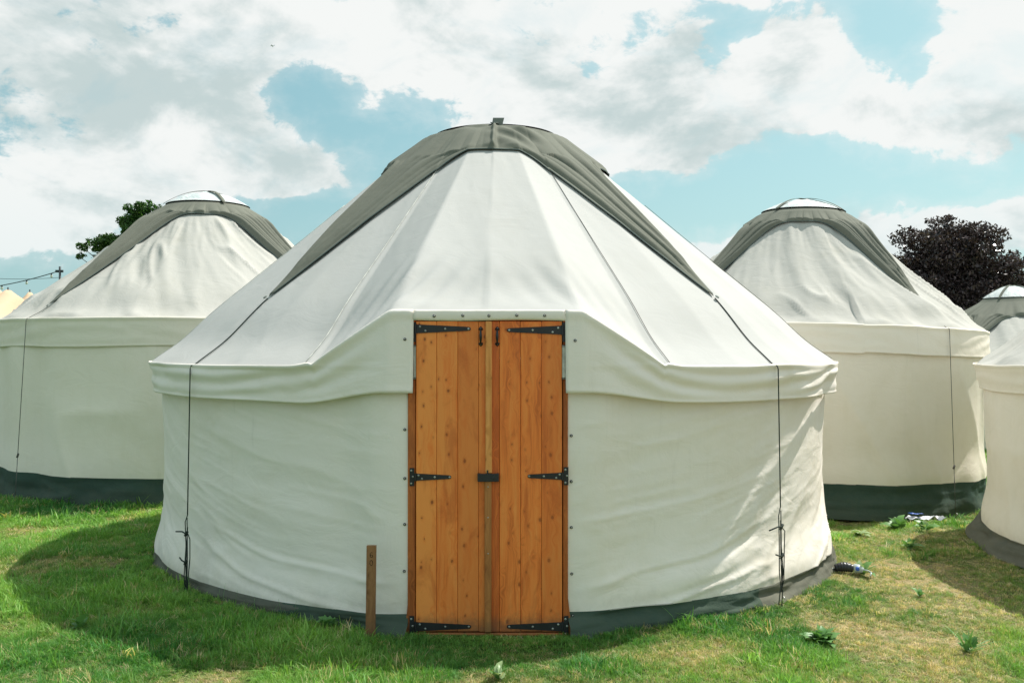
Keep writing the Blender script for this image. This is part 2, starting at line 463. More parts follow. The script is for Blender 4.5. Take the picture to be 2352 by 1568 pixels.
M['weedpale'] = leaf_mat('pale_weed_leaf', None, (0.30, 0.40, 0.20), 0.25, 0.25, 0.4)

# ------------------------------------------------------------------ ground
CX, CY = -0.14, 7.75           # the near yurt's centre
YURTS = [(CX, CY, 2.70), (-3.85, 11.45, 2.36), (3.55, 11.35, 2.10), (6.57, 6.75, 2.72)]
def gz(x, y):
    x = np.asarray(x, float); y = np.asarray(y, float)
    z = 0.035 * fbm(x * 0.5 + 3, y * 0.5, 5, 3) + 0.012 * fbm(x * 2.5, y * 2.5, 9, 3)
    d = np.hypot(x - CX, y - CY)
    z = z * sstep(2.6, 3.6, d)
    z = z + 0.07 * np.exp(-((x + 2.6) / 1.5) ** 2) * sstep(9.5, 6.5, y) * sstep(4.0, 5.5, y)
    z = z - 0.03 * sstep(2.78, 2.95, d) * sstep(-1.2, 0.2, x)
    z = z - 0.13 * sstep(0.9, 2.2, x) * sstep(7.4, 9.0, y)
    return z - 0.6 * sstep(15, 19, y)
def dryness(x, y):
    """0 lush green, 1 bare and straw-coloured"""
    base = sstep(-0.6, 2.6, x - 0.15 * (y - 5)) * 0.54 + 0.17
    base = base * sstep(13.0, 8.0, y) + 0.25 * (1 - sstep(13.0, 8.0, y))
    base = base - 0.30 * sstep(8.2, 9.2, y)
    near_yurt = np.exp(-(np.abs(np.hypot(x - CX, y - CY) - 2.75) / 0.22) ** 2)
    d = base + 0.75 * fbm(x * 1.4, y * 1.4, 21, 4) + 0.25 * fbm(x * 6, y * 6, 31, 3) - 0.25 * near_yurt
    trod = np.exp(-((x + 0.05) / 0.75) ** 2 - ((y - 4.80) / 0.16) ** 2)
    return np.clip(d + 0.45 * trod + 0.12 * sstep(5.1, 4.3, y) * sstep(-1.6, 0, x), 0, 1)

def axis(lo, hi, fine_lo, fine_hi, step, grow=1.25):
    a = list(np.arange(fine_lo, fine_hi, step))
    s = step; p = fine_lo; L = []
    while p > lo:
        s *= grow; p -= s; L.append(p)
    s = step; p = a[-1]
    while p < hi:
        s *= grow; p += s; a.append(p)
    return np.array(L[::-1] + a)
gx = axis(-1500, 1500, -7, 8, 0.06); gy = axis(-60, 2500, 3.0, 14, 0.06)
GX, GY = np.meshgrid(gx, gy, indexing='ij')
GZ = gz(GX, GY)
me = grid('ground', GX, GY, GZ, M['ground'])
at_ = me.attributes.new('dry', 'FLOAT', 'POINT')
at_.data.foreach_set('value', dryness(GX, GY).ravel().astype(np.float32))
ground = tag(obj('ground', me), kind='structure')

# ------------------------------------------------------------------ yurts
def P(th, r, z):
    return r * np.sin(th), -r * np.cos(th), z

def make_yurt(cfg, root):
    """canvas, cover, dome, skirt and cords of one yurt, all children of root"""
    g = cfg.get
    Re, ze = cfg['eave_r'], cfg['eave_z']          # eave
    rr, zr, zt = cfg['ring_r'], cfg['ring_z'], cfg['top_z']
    door = g('door', False); seed = cfg['seed']; npole = g('poles', 32)
    D2R = math.pi / 180
    def adeg(th):
        return np.abs((np.degrees(th) + 180) % 360 - 180)
    def eave(th):
        a = adeg(th)
        z = np.full_like(a, ze); r = np.full_like(a, Re)
        if door:
            wgt = 1 - np.clip((a - 11.25) / 10.6, 0, 1)
            wgt = wgt - 0.06 * np.exp(-((a - 21.8) / 1.6) ** 2) * (a < 21.85) + 0.05 * np.exp(-((a - 21.8) / 1.6) ** 2)
            z = ze + (1.815 - ze) * wgt
            fl = 2.70 / np.cos(np.minimum(a, 11.2) * D2R)
            r = fl + (Re - fl) * sstep(11.2, 17, a)
        z = z + g('eave_wob', 0.008) * fbm(th * 5, th * 0 + seed, seed, 3)
        return r, z
    def roof(th, r):
        re_, ze_ = eave(th)
        s = np.clip((re_ - r) / (re_ - rr), 0, 1.0)
        z = ze_ + (zr - ze_) * s - g('belly', 0.05) * np.sin(np.pi * s) ** 1.0 + g('lip', 0.0) * (1 - s) ** 8
        # the last hand before the eave lies flatter
        z = z - 0.03 * np.exp(-((s - 0.10) / 0.08) ** 2)
        dome = zr + (zt - zr) * (1 - np.clip(r / rr, 0, 1) ** 2)
        z = np.where(r < rr, dome, z)
        d = 2 * np.pi / npole
        loc = (th + d / 2) % d - d / 2
        fac = np.cos(d / 2) / np.cos(d / 2 - np.abs(loc))
        k = sstep(0.3, 1.2, r) * g('facet', 1.0)
        rad = r * (1 - (1 - fac) * 1.35 * k)
        return rad, z
    # ---- roof canvas
    nu, nv = g('res', (576, 90))
    th = np.linspace(0, 2 * np.pi, nu, endpoint=False)
    s = np.linspace(0, 1, nv)
    TH, S = np.meshgrid(th, s, indexing='ij')
    re_, _ = eave(TH)
    RR = re_ + (rr * 0.9 - re_) * S
    rad, z = roof(TH, RR)
    A = g('roof_wr', 0.006)
    arc = TH * 6.0
    wr = fbm(arc * 0.9 + S * 2.0, S * 1.3, seed, 4) * A
    diag = ridge(arc * 1.2 + S * 4.5, S * 2.4, seed + 3) ** 3
    wr = wr + diag * A * 0.9 * sstep(0.0, 0.15, S) * sstep(-0.2, 0.6, vnoise(TH * 1.3, S * 2 + 3, seed + 8))
    if door:      # stretch marks running up from the corners of the porch
        for sg in (-1, 1):
            a0 = sg * 12.5 * D2R
            dth = (TH + np.pi) % (2 * np.pi) - np.pi - a0
            wr = wr + (0.010 if sg < 0 else 0.004) * np.sin(dth * 95 + S * 40 * sg) * np.exp(-(dth / 0.16) ** 2 - ((S - 0.12) / 0.09) ** 2)
    wr = wr * sstep(0.0, 0.035, S) * (1 - sstep(0.78, 0.92, S))
    z = z + wr * 1.2
    x, y, z = P(TH, rad + wr * 0.5, z)
    me = grid('roof_canvas', x, y, z, M[g('roof_mat', 'roof_canvas')], wrap=True)
    obj('roof_canvas', me, root)
    # ---- valance: the band of roof cloth hanging below the eave
    vz = g('val_z'); nv2 = 26
    if door:
        thv = np.linspace(9.2 * D2R, 2 * np.pi - 8.62 * D2R, nu)
    else:
        thv = np.linspace(0, 2 * np.pi, nu, endpoint=False)
    t = np.linspace(0, 1, nv2)
    TH, T = np.meshgrid(thv, t, indexing='ij')
    re_, ze_ = eave(TH)
    a = adeg(TH)
    zb = vz + g('val_wob', 0.012) * fbm(TH * 3.0, TH * 0, seed + 40, 2)
    if door:
        w0 = 1 - sstep(11.5, 24, a)
        zb = zb * (1 - w0) + 1.352 * w0
    rb = re_ + g('val_in', -0.02)
    if door:
        fl = 2.716 / np.cos(np.minimum(a, 11.2) * D2R)
        rb = fl + (rb - fl) * sstep(11.2, 18, a)
    rv = re_ + (rb - re_) * T
    zv = ze_ + (zb - ze_) * T
    arc = ((TH + np.pi) % (2 * np.pi) - np.pi) * 2.75
    free = 1.0 if not door else sstep(11.0, 17.0, a)
    fold = fbm(arc * 1.5, T * 1.2 + 4, seed + 5, 3) * g('val_fold', 0.020)
    # swags hung between the cords: curved folds that sag in the middle
    b = T * 2.6 - 1.6 * np.cos((arc - 1.55) * 1.9) * 0.5 + (1.6 * np.cos((arc + 1.30) * 1.7) * 0.5) * (arc < 0)
    fold = fold + np.sin(b * 5.0 + fbm(arc * 1.2, T, seed + 6, 2) * 2.5) * g('val_fold', 0.020) * 0.42 * sstep(0.05, 0.3, T) * sstep(1.0, 0.6, T)
    if door:      # puckers between the right-hand cord and the side
        k = sstep(1.95, 2.25, arc) * sstep(3.9, 3.0, arc)
        fold = fold + k * (0.035 * np.abs(np.sin((arc - 2.05) * 3.9)) - 0.02) * (0.45 + 0.75 * T)
        zv = zv - k * 0.02 * np.abs(np.sin((arc - 2.05) * 3.9)) * (1 - T) * sstep(0.0, 0.12, T)
    rv = rv + fold * free * sstep(0, 0.18, T) + 0.010 * np.exp(-((T - 0.04) / 0.05) ** 2)
    if door:      # the eave's old fold line carries on as a low seam towards the porch
        zs = 1.50
        rv = rv + 0.006 * np.exp(-((zv - zs) / 0.008) ** 2) * (1 - sstep(20, 26, a)) * sstep(11.2, 12, a)
        rv = rv + 0.004 * np.exp(-((a - 11.4) / 0.12) ** 2)
    # hem stitched at the lower edge
    rv = rv + 0.003 * (T > 0.93)
    x, y, z = P(TH, rv, zv)
    me = grid('valance', x, y, z, M[g('wall_mat', 'canvas')], wrap=not door)
    v_o = obj('valance', me, root)
    so = v_o.modifiers.new('thickness', 'SOLIDIFY'); so.thickness = 0.004; so.offset = -1
    if door:
        # strip of canvas across the lintel
        xs = np.linspace(-0.412, 0.440, 40); zs_ = np.linspace(0, 1, 6)
        XX, ZZ = np.meshgrid(xs, zs_, indexing='ij')
        ztop = 1.815 + 0 * XX
        zz = ztop + (1.757 + 0.003 * np.sin(XX * 9) - ztop) * ZZ
        YY = -2.702 - 0.006 * np.sin(ZZ * 3.1) - 0.002 * np.sin(XX * 23)
        o2 = obj('lintel_canvas', grid('lintel_canvas', XX, YY, zz, M['canvas']), root)
        so = o2.modifiers.new('thickness', 'SOLIDIFY'); so.thickness = 0.004
    # ---- wall
    Rw = cfg['wall_r']; sk = g('skirt_z', 0.10)
    nz = g('wall_nz', 110)
    if door:
        thw = np.linspace(9.60 * D2R, 2 * np.pi - 9.34 * D2R, nu + 100)
    else:
        thw = np.linspace(0, 2 * np.pi, nu, endpoint=False)
    t = np.linspace(0, 1, nz)
    TH, T = np.meshgrid(thw, t, indexing='ij')
    ztop = ze - 0.02
    a = adeg(TH)
    arc = ((TH + np.pi) % (2 * np.pi) - np.pi) * Rw
    skz = sk + g('skirt_wob', 0.012) * fbm(arc * 1.2, arc * 0, seed + 60, 3)
    Z = ztop + (skz - ztop) * T
    fl = g('flare', 0.07)
    rw = Rw + 0.02 * T * 0 + fl * sstep(0.72, 1.0, T) ** 1.5 + 0.02 * sstep(0.5, 0.0, T)
    if door:
        flat_ = 2.672 / np.cos(np.minimum(a, 14) * D2R)
        rw = flat_ + (rw - flat_) * sstep(9.5, 19, a)
    FA = g('wall_fold', 0.012)
    if door:
        aa = np.abs(arc)
        left = arc < 0
        # long folds sweeping down towards the door, heavier low on the right
        bl = Z * 1.0 - 0.26 * np.maximum(aa - 0.45, 0) ** 1.6 * 0.45
        bl = bl + 0.05 * fbm(aa * 1.1, Z * 1.6, seed + 69, 3)
        f = ridge(aa * 0.8 + 7 * left, bl * 5.6, seed + 70) ** 2 * 0.75
        f = f + 0.9 * fbm(aa * 0.7 + 3 * left, bl * 3.6, seed + 71, 4)
        f = f + 0.35 * ridge(aa * 1.3, bl * 11, seed + 72) ** 4 * sstep(0.0, 0.5, vnoise(aa * 1.1, Z * 2, seed + 73))
        amp = 0.55 + 0.45 * sstep(1.0, 0.2, Z)
        lowr = (arc > 0) * sstep(1.2, 2.0, aa) * sstep(0.95, 0.3, Z)
        bu = Z - 0.85 * (aa - 1.4)
        f = f + 0.22 * ridge(aa * 2.0 + 5, bl * 15 + 2, seed + 75) ** 3 + 0.15 * fbm(aa * 4, Z * 7, seed + 76, 3)
        f = f * amp + lowr * 1.3 * (ridge(aa * 0.5, bu * 4.2 + 3, seed + 74) ** 2 - 0.3)
        f = f * sstep(0.42, 0.75, aa)
        rw = rw + f * FA * 1.35
    else:
        f = 0.7 * vnoise(arc * 2.6, Z * 0.35, seed + 70) + 0.45 * ridge(arc * 1.3 + Z * 0.6, Z * 0.6, seed + 71) ** 3
        f = f * (0.25 + 0.75 * sstep(0.0, 0.5, T))
        rw = rw + f * FA
    x, y, z = P(TH, rw, Z)
    me = grid('wall_canvas', x, y, z, M[g('wall_mat', 'canvas')], wrap=not door)
    obj('wall_canvas', me, root)
    # ---- mud skirt
    nk = 14
    t = np.linspace(0, 1, nk)
    if door:
        TH, T = np.meshgrid(thw, t, indexing='ij')
    else:
        TH, T = np.meshgrid(thw, t, indexing='ij')
    arc = ((TH + np.pi) % (2 * np.pi) - np.pi) * Rw
    r0 = np.repeat(rw[:, -1:], nk, 1)
    z0 = np.repeat(Z[:, -1:], nk, 1)
    ext = g('skirt_out', 0.06)
    kf = fbm(arc * 2.2, T * 1.5, seed + 80, 4)
    rs = r0 - 0.012 * sstep(0, 0.25, T) + ext * T ** 1.4 * (1 + 0.5 * fbm(arc * 1.6, arc * 0, seed + 81, 2))
    rs = rs + kf * 0.040 * np.sin(np.pi * np.minimum(T * 1.1, 1)) + 0.030 * ridge(arc * 0.9, T * 2.2 + arc * 0.4, seed + 82) ** 2 * T
    zz = z0 * (1 - T) ** 0.85 + 0.004 + 0.010 * np.maximum(0, fbm(arc * 5, arc * 0, seed + 83, 2)) * sstep(0.5, 1.0, T) - 0.012 * T
    if door:
        kr = np.exp(-((np.abs(arc) - 0.47) / 0.14) ** 2)
        rs = rs + 0.05 * kr * T
    x, y, z = P(TH, rs, zz)
    me = grid('mud_skirt', x, y, z, [M[g('skirt_mat', 'skirt')]], wrap=not door)
    if door and g('skirt_two', False):
        me.materials.append(M['skirt_pale'])
        idx = []
        for p in me.polygons:
            c = p.center
            an = math.degrees(math.atan2(c.x, -c.y))
            idx.append(1 if (-175 < an < -26 + 2 * math.sin(c.z * 90)) or (38 < an < 179) else 0)
        me.polygons.foreach_set('material_index', idx)
    obj('mud_skirt', me, root)
    # ---- star-shaped cover
    rot = g('star_rot', 0.0); tips = g('tips', 4); half = 180 / tips
    r_in, r_hem, r_tip = g('star_in', 0.50), g('star_hem', 1.0), g('star_tip', 2.24)
    pw = g('star_pow', 3.0)
    n1, n2 = g('star_res', (960, 64))
    th = np.linspace(0, 2 * np.pi, n1, endpoint=False)
    def wdeg(th):       # the near yurt's cover is a little narrower in front than at the sides
        d_ = (np.degrees(th) + 180) % 360 - 180
        if not door: return d_
        q = np.abs(d_); q = np.where(q > 90, 180 - q, q)
        q = np.where(q < 42.6, q * 45 / 42.6, 45 + (q - 42.6) * 45 / 47.4)
        return np.sign(d_) * np.where(np.abs(d_) > 90, 180 - q, q)
    def tipang(th):     # degrees from the nearest tip
        q = (wdeg(th) - rot - half) % (2 * half)
        return np.where(q > half, q - 2 * half, q)
    def rb_(th):
        q = np.abs(tipang(th)); phi = 1 - q / half
        pe = pw
        if door:
            tt = wdeg(th)
            pe = np.where((np.abs(tt - rot) < 45) | (np.abs(tt - rot) > 135), pw, 10.0)
        return r_hem + (r_tip - r_hem) * np.clip(phi, 0, 1) ** pe
    t = np.linspace(0, 1, n2)
    TH, T = np.meshgrid(th, t, indexing='ij')
    RB = rb_(TH)
    RR = r_in + (RB - r_in) * T
    rad, z = roof(TH, RR)
    q = tipang(TH)
    phi_r = np.clip((RR - r_hem) / (r_tip - r_hem), 0, 1) ** (1 / pw)
    wdt = np.maximum(half * (1 - phi_r), 0.6)
    u = np.clip(q / wdt, -1, 1)
    lat = np.minimum(wdt * D2R * RR, 0.5)
    far = sstep(r_in, r_hem + 0.15, RR)
    fo = (np.cos(u * 7.1 + 0.6 + seed) * 0.6 + np.cos(u * 12.3 + 2.0 * seed) * 0.4 + 0.5 * vnoise(u * 3.2 + 9, RR * 1.2 + np.floor(np.degrees(TH - 0) / 90) * 5, seed + 90))
    amp = g('star_fold', 0.030) * far * np.minimum(1, lat / 0.13) * (1 - 0.75 * sstep(0.88, 1.0, T))
    if door:
        u = np.where(np.abs(wdeg(TH)) < 45, u, u * 1.6)
    fo = np.cos(u * 8.3 + 0.5 + seed) * 0.5 + np.cos(u * 15.0 + 1.7 * seed) * 0.42 + 0.6 * vnoise(u * 4.2 + 9, RR * 0.8 + np.floor(np.degrees(TH) / 90) * 5, seed + 90)
    tipid = np.floor((np.degrees(TH) - rot) / 90)
    v1 = np.abs(np.sin(u * (6.6 + 0.8 * np.sin(tipid * 2.1 + seed)) + 0.9 * np.sin(tipid * 1.7 + seed) + 0.35 * vnoise(RR * 1.5, tipid, seed + 91))) ** 0.6
    v2 = np.abs(np.sin(u * 13.7 + tipid * 1.3 + 0.5 * vnoise(RR * 2.1, tipid + 7, seed + 92))) ** 0.8
    lift = 0.009 + 0.003 * far + amp * (0.75 * v1 + 0.30 * v2 + 0.15 * fo)
    lift = lift + g('star_belly', 0.02) * (1 - np.abs(np.clip(u, -1, 1))) * far * (1 - sstep(0.75, 1, T))
    if door:    # pinched pocket under the strap, front middle
        dth = (TH + np.pi) % (2 * np.pi) - np.pi
        lx = dth * RR
        lift = lift + 0.022 * np.exp(-(lx / 0.015) ** 2) * sstep(0, 0.1, T) * sstep(1.0, 0.92, T)
        lift = lift + 0.010 * np.exp(-(lx / 0.35) ** 2) * sstep(0.95, 0.75, RR) - 0.014 * np.exp(-((lx + 0.12) / 0.09) ** 2 - ((RR - 0.62) / 0.06) ** 2)
        lift = lift + 0.014 * np.exp(-((lx + 0.14) / 0.14) ** 2 - ((RR - 0.53) / 0.03) ** 2)
        lift = lift + 0.020 * np.sin((lx * 0.8 - (RR - 0.5)) * 38) * np.exp(-((lx - 0.20) / 0.16) ** 2 - ((RR - 0.72) / 0.16) ** 2)
    nx_ = np.sin(np.arctan2(zr - ze, Re - rr)); nz_ = np.cos(np.arctan2(zr - ze, Re - rr))
    dm = sstep(rr * 1.1, rr * 0.6, RR)
    rad2 = rad + lift * nx_ * (1 - 0.5 * dm); z2 = z + lift * (nz_ + (1 - nz_) * dm)
    x, y, z3 = P(TH, rad2, z2)
    me = grid('star_cover', x, y, z3, M['star'], wrap=True)
    cov = obj('star_cover', me, root)
    so = cov.modifiers.new('thickness', 'SOLIDIFY'); so.thickness = 0.003; so.offset = -1
    hb = MB()
    hb.tube([(x[i % n1, -1], y[i % n1, -1], z3[i % n1, -1]) for i in range(0, n1 + 2, 2)], g('hem_r', 0.0055), 5)
    hb.build('hem', M['hem'], cov, True)
    # white light-catching edge ring where the dome film starts
    # ---- dome film over the crown
    nd = 22
    thd = np.linspace(0, 2 * np.pi, 96, endpoint=False)
    t = np.linspace(0, 1, nd)
    TH, T = np.meshgrid(thd, t, indexing='ij')
    RR = (r_in + 0.008) * (1 - T) + 0.001
    _, z = roof(TH, RR)
    seg = np.abs(np.sin(TH * g('dome_seg', 4)))
    z = z + 0.034 + 0.010 * fbm(RR * np.cos(TH) * 7, RR * np.sin(TH) * 7, seed + 95, 3) * T - 0.015 * seg * np.sin(np.pi * T)
    x, y, z = P(TH, RR, z)
    me = grid('dome', x, y, z, M['film'], wrap=True)
    dome = obj('dome', me, root)
    # ---- straps over the dome
    for k in range(g('straps', 2)):
        an = R(g('strap_rot', 0.0) + 90 * k)
        half_w = g('strap_w', 0.033); L = r_in + 0.055
        ss = np.linspace(-L, L, 40)
        vs = []; fs = []
        for q_, s_ in enumerate(ss):
            _, zq = roof(np.array([0.0]), np.array([abs(s_)]))
            zq = float(zq[0]) + 0.042 + g('strap_lift', 0.008)
            for wv_ in (-half_w, half_w):
                lx, ly = wv_, s_
                px_ = lx * math.cos(an) - ly * math.sin(an); py_ = lx * math.sin(an) + ly * math.cos(an)
                vs.append((px_, py_, zq)); 
        for q_ in range(len(ss) - 1):
            fs.append((q_ * 2, q_ * 2 + 1, q_ * 2 + 3, q_ * 2 + 2))
        so_ = obj('strap', mesh_from('strap', vs, fs, M[g('strap_mat', 'strap')]), root)
        md = so_.modifiers.new('thickness', 'SOLIDIFY'); md.thickness = 0.004
    # ---- cords: from each star tip over the eave to a peg
    tipdeg = [42.6, 137.4, 222.6, 317.4] if door else [rot + half + 2 * half * k for k in range(tips)]
    cr = g('cord_r', 0.004)
    for k, td in enumerate(tipdeg):
        ed = {42.6: 40.4, 317.4: 316.9}.get(td, td) if door else td
        tr = R(ed)
        mb = MB(); pts = []
        for q_ in range(26):
            rq = r_tip - 0.01 + (Re - r_tip + 0.01) * q_ / 25
            f_q = q_ / 25
            tq = R(td + (ed - td) * f_q)
            ra, zz_ = roof(np.array([tq]), np.array([rq]))
            pts.append(P(tq, float(ra[0]) + 0.003, float(zz_[0]) + 0.006))
        rp = Re + 0.014; zp = ze - 0.03
        pts.append(P(tr, rp + 0.006, ze - 0.01))
        pts.append(P(tr, rp + 0.012, zp))
        pr = g('peg_r', 2.80)
        zl = 0.60 + 0.10 * math.sin(k * 2.3 + seed)       # where the loops begin
        f_ = lambda zc: rp + 0.012 + (pr - rp - 0.012) * (zp - zc) / zp
        pts.append(P(tr, f_(zl), zl))
        mb.tube(pts, cr, 5)
        if g('loops', True):
            dth = 0.006
            w1 = [(0, zl), (-1.5, zl - 0.05), (-1.0, zl - 0.20), (-1.6, zl - 0.40), (-0.3, zl - 0.52), (0.8, zl - 0.40), (0.3, zl - 0.25), (0.0, zl - 0.02)]
            w2 = [(0.3, zl - 0.12), (2.4, zl - 0.15), (2.2, zl - 0.27), (1.2, zl - 0.45), (0.2, zl - 0.50), (-0.5, zl - 0.30), (0.1, zl - 0.08)]
            w3 = [(0, zl - 0.18), (0.4, zl - 0.35), (0, zl - 0.50), (0.3, 0.10), (0.0, 0.0)]
            w4 = [(-0.2, zl - 0.5), (-0.7, 0.14), (-1.6, 0.05), (-2.2, 0.02)]
            for ww in (w1, w2, w3, w4):
                mb.tube([P(tr + a_ * dth, f_(z_) + 0.004 * ((i_ % 2) - 0.5), z_) for i_, (a_, z_) in enumerate(ww)], cr * 0.85, 5)
            for zk, sgn in ((zl - 0.12, -1), (zl - 0.30, -1)):    # knots with loose ends
                if sgn:
                    mb.tube([P(tr - 8 * dth * (1 if zk > zl - 0.2 else 0.55), f_(zk) + 0.01, zk - 0.005 + (0.0 if zk > zl - 0.2 else 0.025)), P(tr - 2.5 * dth, f_(zk) + 0.012, zk + 0.008), P(tr, f_(zk) + 0.008, zk)], cr * 1.2, 5)
                    mb.tube([P(tr - 0.8 * dth, f_(zk) + 0.006, zk - 0.014), P(tr + 0.8 * dth, f_(zk) + 0.006, zk + 0.014)], cr * 2.2, 6)
        else:
            mb.tube([P(tr, f_(zl), zl), P(tr, pr, 0.0)], cr, 5)
            mb.tube([P(tr - 0.004, f_(zl), zl - 0.02), P(tr + 0.004, f_(zl), zl + 0.02)], cr * 3, 6)
        mb.build('guy_cord', M[g('cord_mat', 'rope')], root, True)
        pb = MB()
        pb.tube([P(tr, pr - 0.01, -0.04), P(tr, pr, 0.05), P(tr, pr + 0.012, 0.065), P(tr, pr + 0.022, 0.052)], 0.004, 6)
        pb.build('ground_peg', M['steel'], root, True)
        bk = MB()
        p0 = P(R(td), r_tip, 0); _, z_t = roof(np.array([R(td)]), np.array([r_tip]))
        c = Vector((p0[0], p0[1], float(z_t[0]) + 0.022))
        bk.disc(c, (math.sin(tr) * .66, -math.cos(tr) * .66, .75), 0.016 * g('eyelet', 1.0), 0.006, 10)
        bk.build('eyelet', M['strap'], cov, True)
    return roof, eave

# --- the near yurt
near = empty('yurt', (CX, CY, 0), label='large cream canvas yurt with closed wooden double door, nearest to the viewer', cat='yurt', group='yurts pitched on the grass')
cfg = dict(star_belly=0.006, eave_r=2.75, eave_z=1.50, strap_lift=0.004, ring_r=0.64, ring_z=3.325, top_z=3.44, star_pow=3.25, door=True, seed=3, poles=32, val_z=1.28, wall_r=2.645,
           star_in=0.52, star_hem=0.96, star_tip=2.25, star_rot=0.0, star_fold=0.034, hem_r=0.0042, strap_rot=0.0, skirt_z=0.115, skirt_two=True,
           res=(720, 110), belly=0.012, flare=0.06, wall_fold=0.0125, roof_wr=0.005, eave_wob=0.006)
near_roof, near_eave = make_yurt(cfg, near)

mb = MB()     # upright end of the strap over the crown
for k_, (ya, yb, za, zb) in enumerate(((-0.545, -0.540, 3.362, 3.402), (-0.541, -0.534, 3.401, 3.442))):
    mb.add([(-.022 + .004 * k_, ya, za), (.064 + .004 * k_, ya, za), (.064 + .004 * k_, ya + .005, za), (-.022 + .004 * k_, ya + .005, za),
            (-.018 + .006 * k_, yb, zb), (.068 + .010 * k_, yb, zb), (.068 + .010 * k_, yb + .005, zb), (-.018 + .006 * k_, yb + .005, zb)],
           [(0, 3, 2, 1), (4, 5, 6, 7), (0, 1, 5, 4), (1, 2, 6, 5), (2, 3, 7, 6), (3, 0, 4, 7)])
mb.build('strap_end', M['strap'], near)
# seams stitched up the roof
def roof_cord(name, th0, th1, r0, r1, rad, mat, bend=0.0, n_=30, lift=0.005):
    mb = MB(); pts = []
    for i in range(n_):
        f = i / (n_ - 1)
        th = R(th0 + (th1 - th0) * f + bend * math.sin(f * math.pi)); r_ = r0 + (r1 - r0) * f
        a, z = near_roof(np.array([th]), np.array([r_]))
        pts.append(P(th, float(a[0]) + lift * .6, float(z[0]) + lift))
    mb.tube(pts, rad, 5)
    mb.build(name, mat, near, True)
roof_cord('seam', 22.5, 22.5, 1.10, 2.74, 0.0021, M['seam'])
roof_cord('seam', -22.5, -22.5, 1.10, 2.74, 0.0021, M['pale_cloth'])
roof_cord('seam', 68, 68, 1.3, 2.72, 0.0021, M['seam'])
roof_cord('seam', -68, -68, 1.3, 2.72, 0.0021, M['pale_cloth'])

# --- door of the near yurt, in the yurt's own coordinates
DX = 0.014
def dx(px): return (px - 1124) / 411.0 + DX
def dz(py): return 1.6 - (py - 800) / 411.0
YF = -2.690                                   # face of the door boards
frame = empty('door_frame', (0, 0, 0)); frame.parent = near
for sgn, a, b in ((-1, dx(936), dx(953.5)), (1, dx(1293), dx(1304.5))):
    mb = MB()
    mb.box(a, b, -2.684, -2.60, 0.0, 1.79, 0, 0.003)
    mb.build('jamb', M['woodjamb'], frame)
    mb = MB()                                  # flared foot of the jamb
    if sgn > 0: mb.prism([(b + 0.001, 0.0), (b + 0.028, 0.0), (b + 0.012, 0.10), (b + 0.001, 0.20)], -2.682, -2.62)
    else: mb.prism([(a - 0.001, 0.0), (a - 0.001, 0.16), (a - 0.008, 0.08), (a - 0.018, 0.0)], -2.682, -2.62)
    mb.build('jamb_foot', M['woodjamb'], frame)
mb = MB(); mb.box(dx(936), dx(1304), -2.684, -2.60, 1.755, 1.79); mb.build('lintel', M['woodjamb'], frame)
mb = MB(); mb.box(dx(953.6), dx(1293), -2.700, -2.60, -0.02, 0.014, 0, 0.003); mb.build('threshold', M['woodjamb'], frame)

def plank(door, px0, px1, z0, z1, mat='wood', y1=YF, th=0.03):
    mb = MB(); xa, xb = dx(px0) + 0.0007, dx(px1) - 0.0007
    cx_ = (xa + xb) / 2
    mb.box(xa - cx_, xb - cx_, y1, y1 + th, z0, z1, 0, 0.0025)
    o = mb.build('plank', M[mat], door); o.location = (cx_, 0, 0)
    return o
ZB, ZT = 0.020, 1.751
def star_screws(mb, pts, y=-0.0):
    for (x, z) in pts:
        mb.disc((x, y, z), (0, -1, 0), 0.0062, 0.003, 8, 1)
def strap_hinge(door, x_edge, sgn, length, z, h0=0.050, h1=0.022, plate=True, plate_h=0.13):
    """tapered black strap with a plate on the jamb, screws in the same mesh; sgn is the way the strap points"""
    mb = MB(); y = YF - 0.001
    pts = [(x_edge, z - h0 / 2), (x_edge + sgn * length * 0.93, z - h1 / 2), (x_edge + sgn * length * 0.985, z - h1 * 0.38), (x_edge + sgn * length, z),
           (x_edge + sgn * length * 0.985, z + h1 * 0.38), (x_edge + sgn * length * 0.93, z + h1 / 2), (x_edge, z + h0 / 2)]
    if sgn < 0: pts = pts[::-1]
    mb.prism(pts, y - 0.005, y)
    star_screws(mb, [(x_edge + sgn * length * 0.955, z), (x_edge + sgn * length * 0.53, z), (x_edge + sgn * length * 0.17, z - h0 * 0.22), (x_edge + sgn * length * 0.07, z + h0 * 0.25)], y - 0.005)
    mb.tube([(x_edge - sgn * 0.003, y - 0.004, z - h0 * 0.55), (x_edge - sgn * 0.003, y - 0.004, z + h0 * 0.55)], 0.007, 8)
    if plate:
        a, b = sorted((x_edge - sgn * 0.010, x_edge - sgn * 0.036))
        mb.box(a, b, -2.692, -2.6845, z - plate_h / 2, z + plate_h / 2)
        xm = (a + b) / 2
        star_screws(mb, [(xm - 0.004, z + plate_h * .36), (xm + 0.005, z + plate_h * .02), (xm - 0.004, z - plate_h * .36)], -2.692)
    mb.build('hinge', [M['iron'], M['steel']], door)
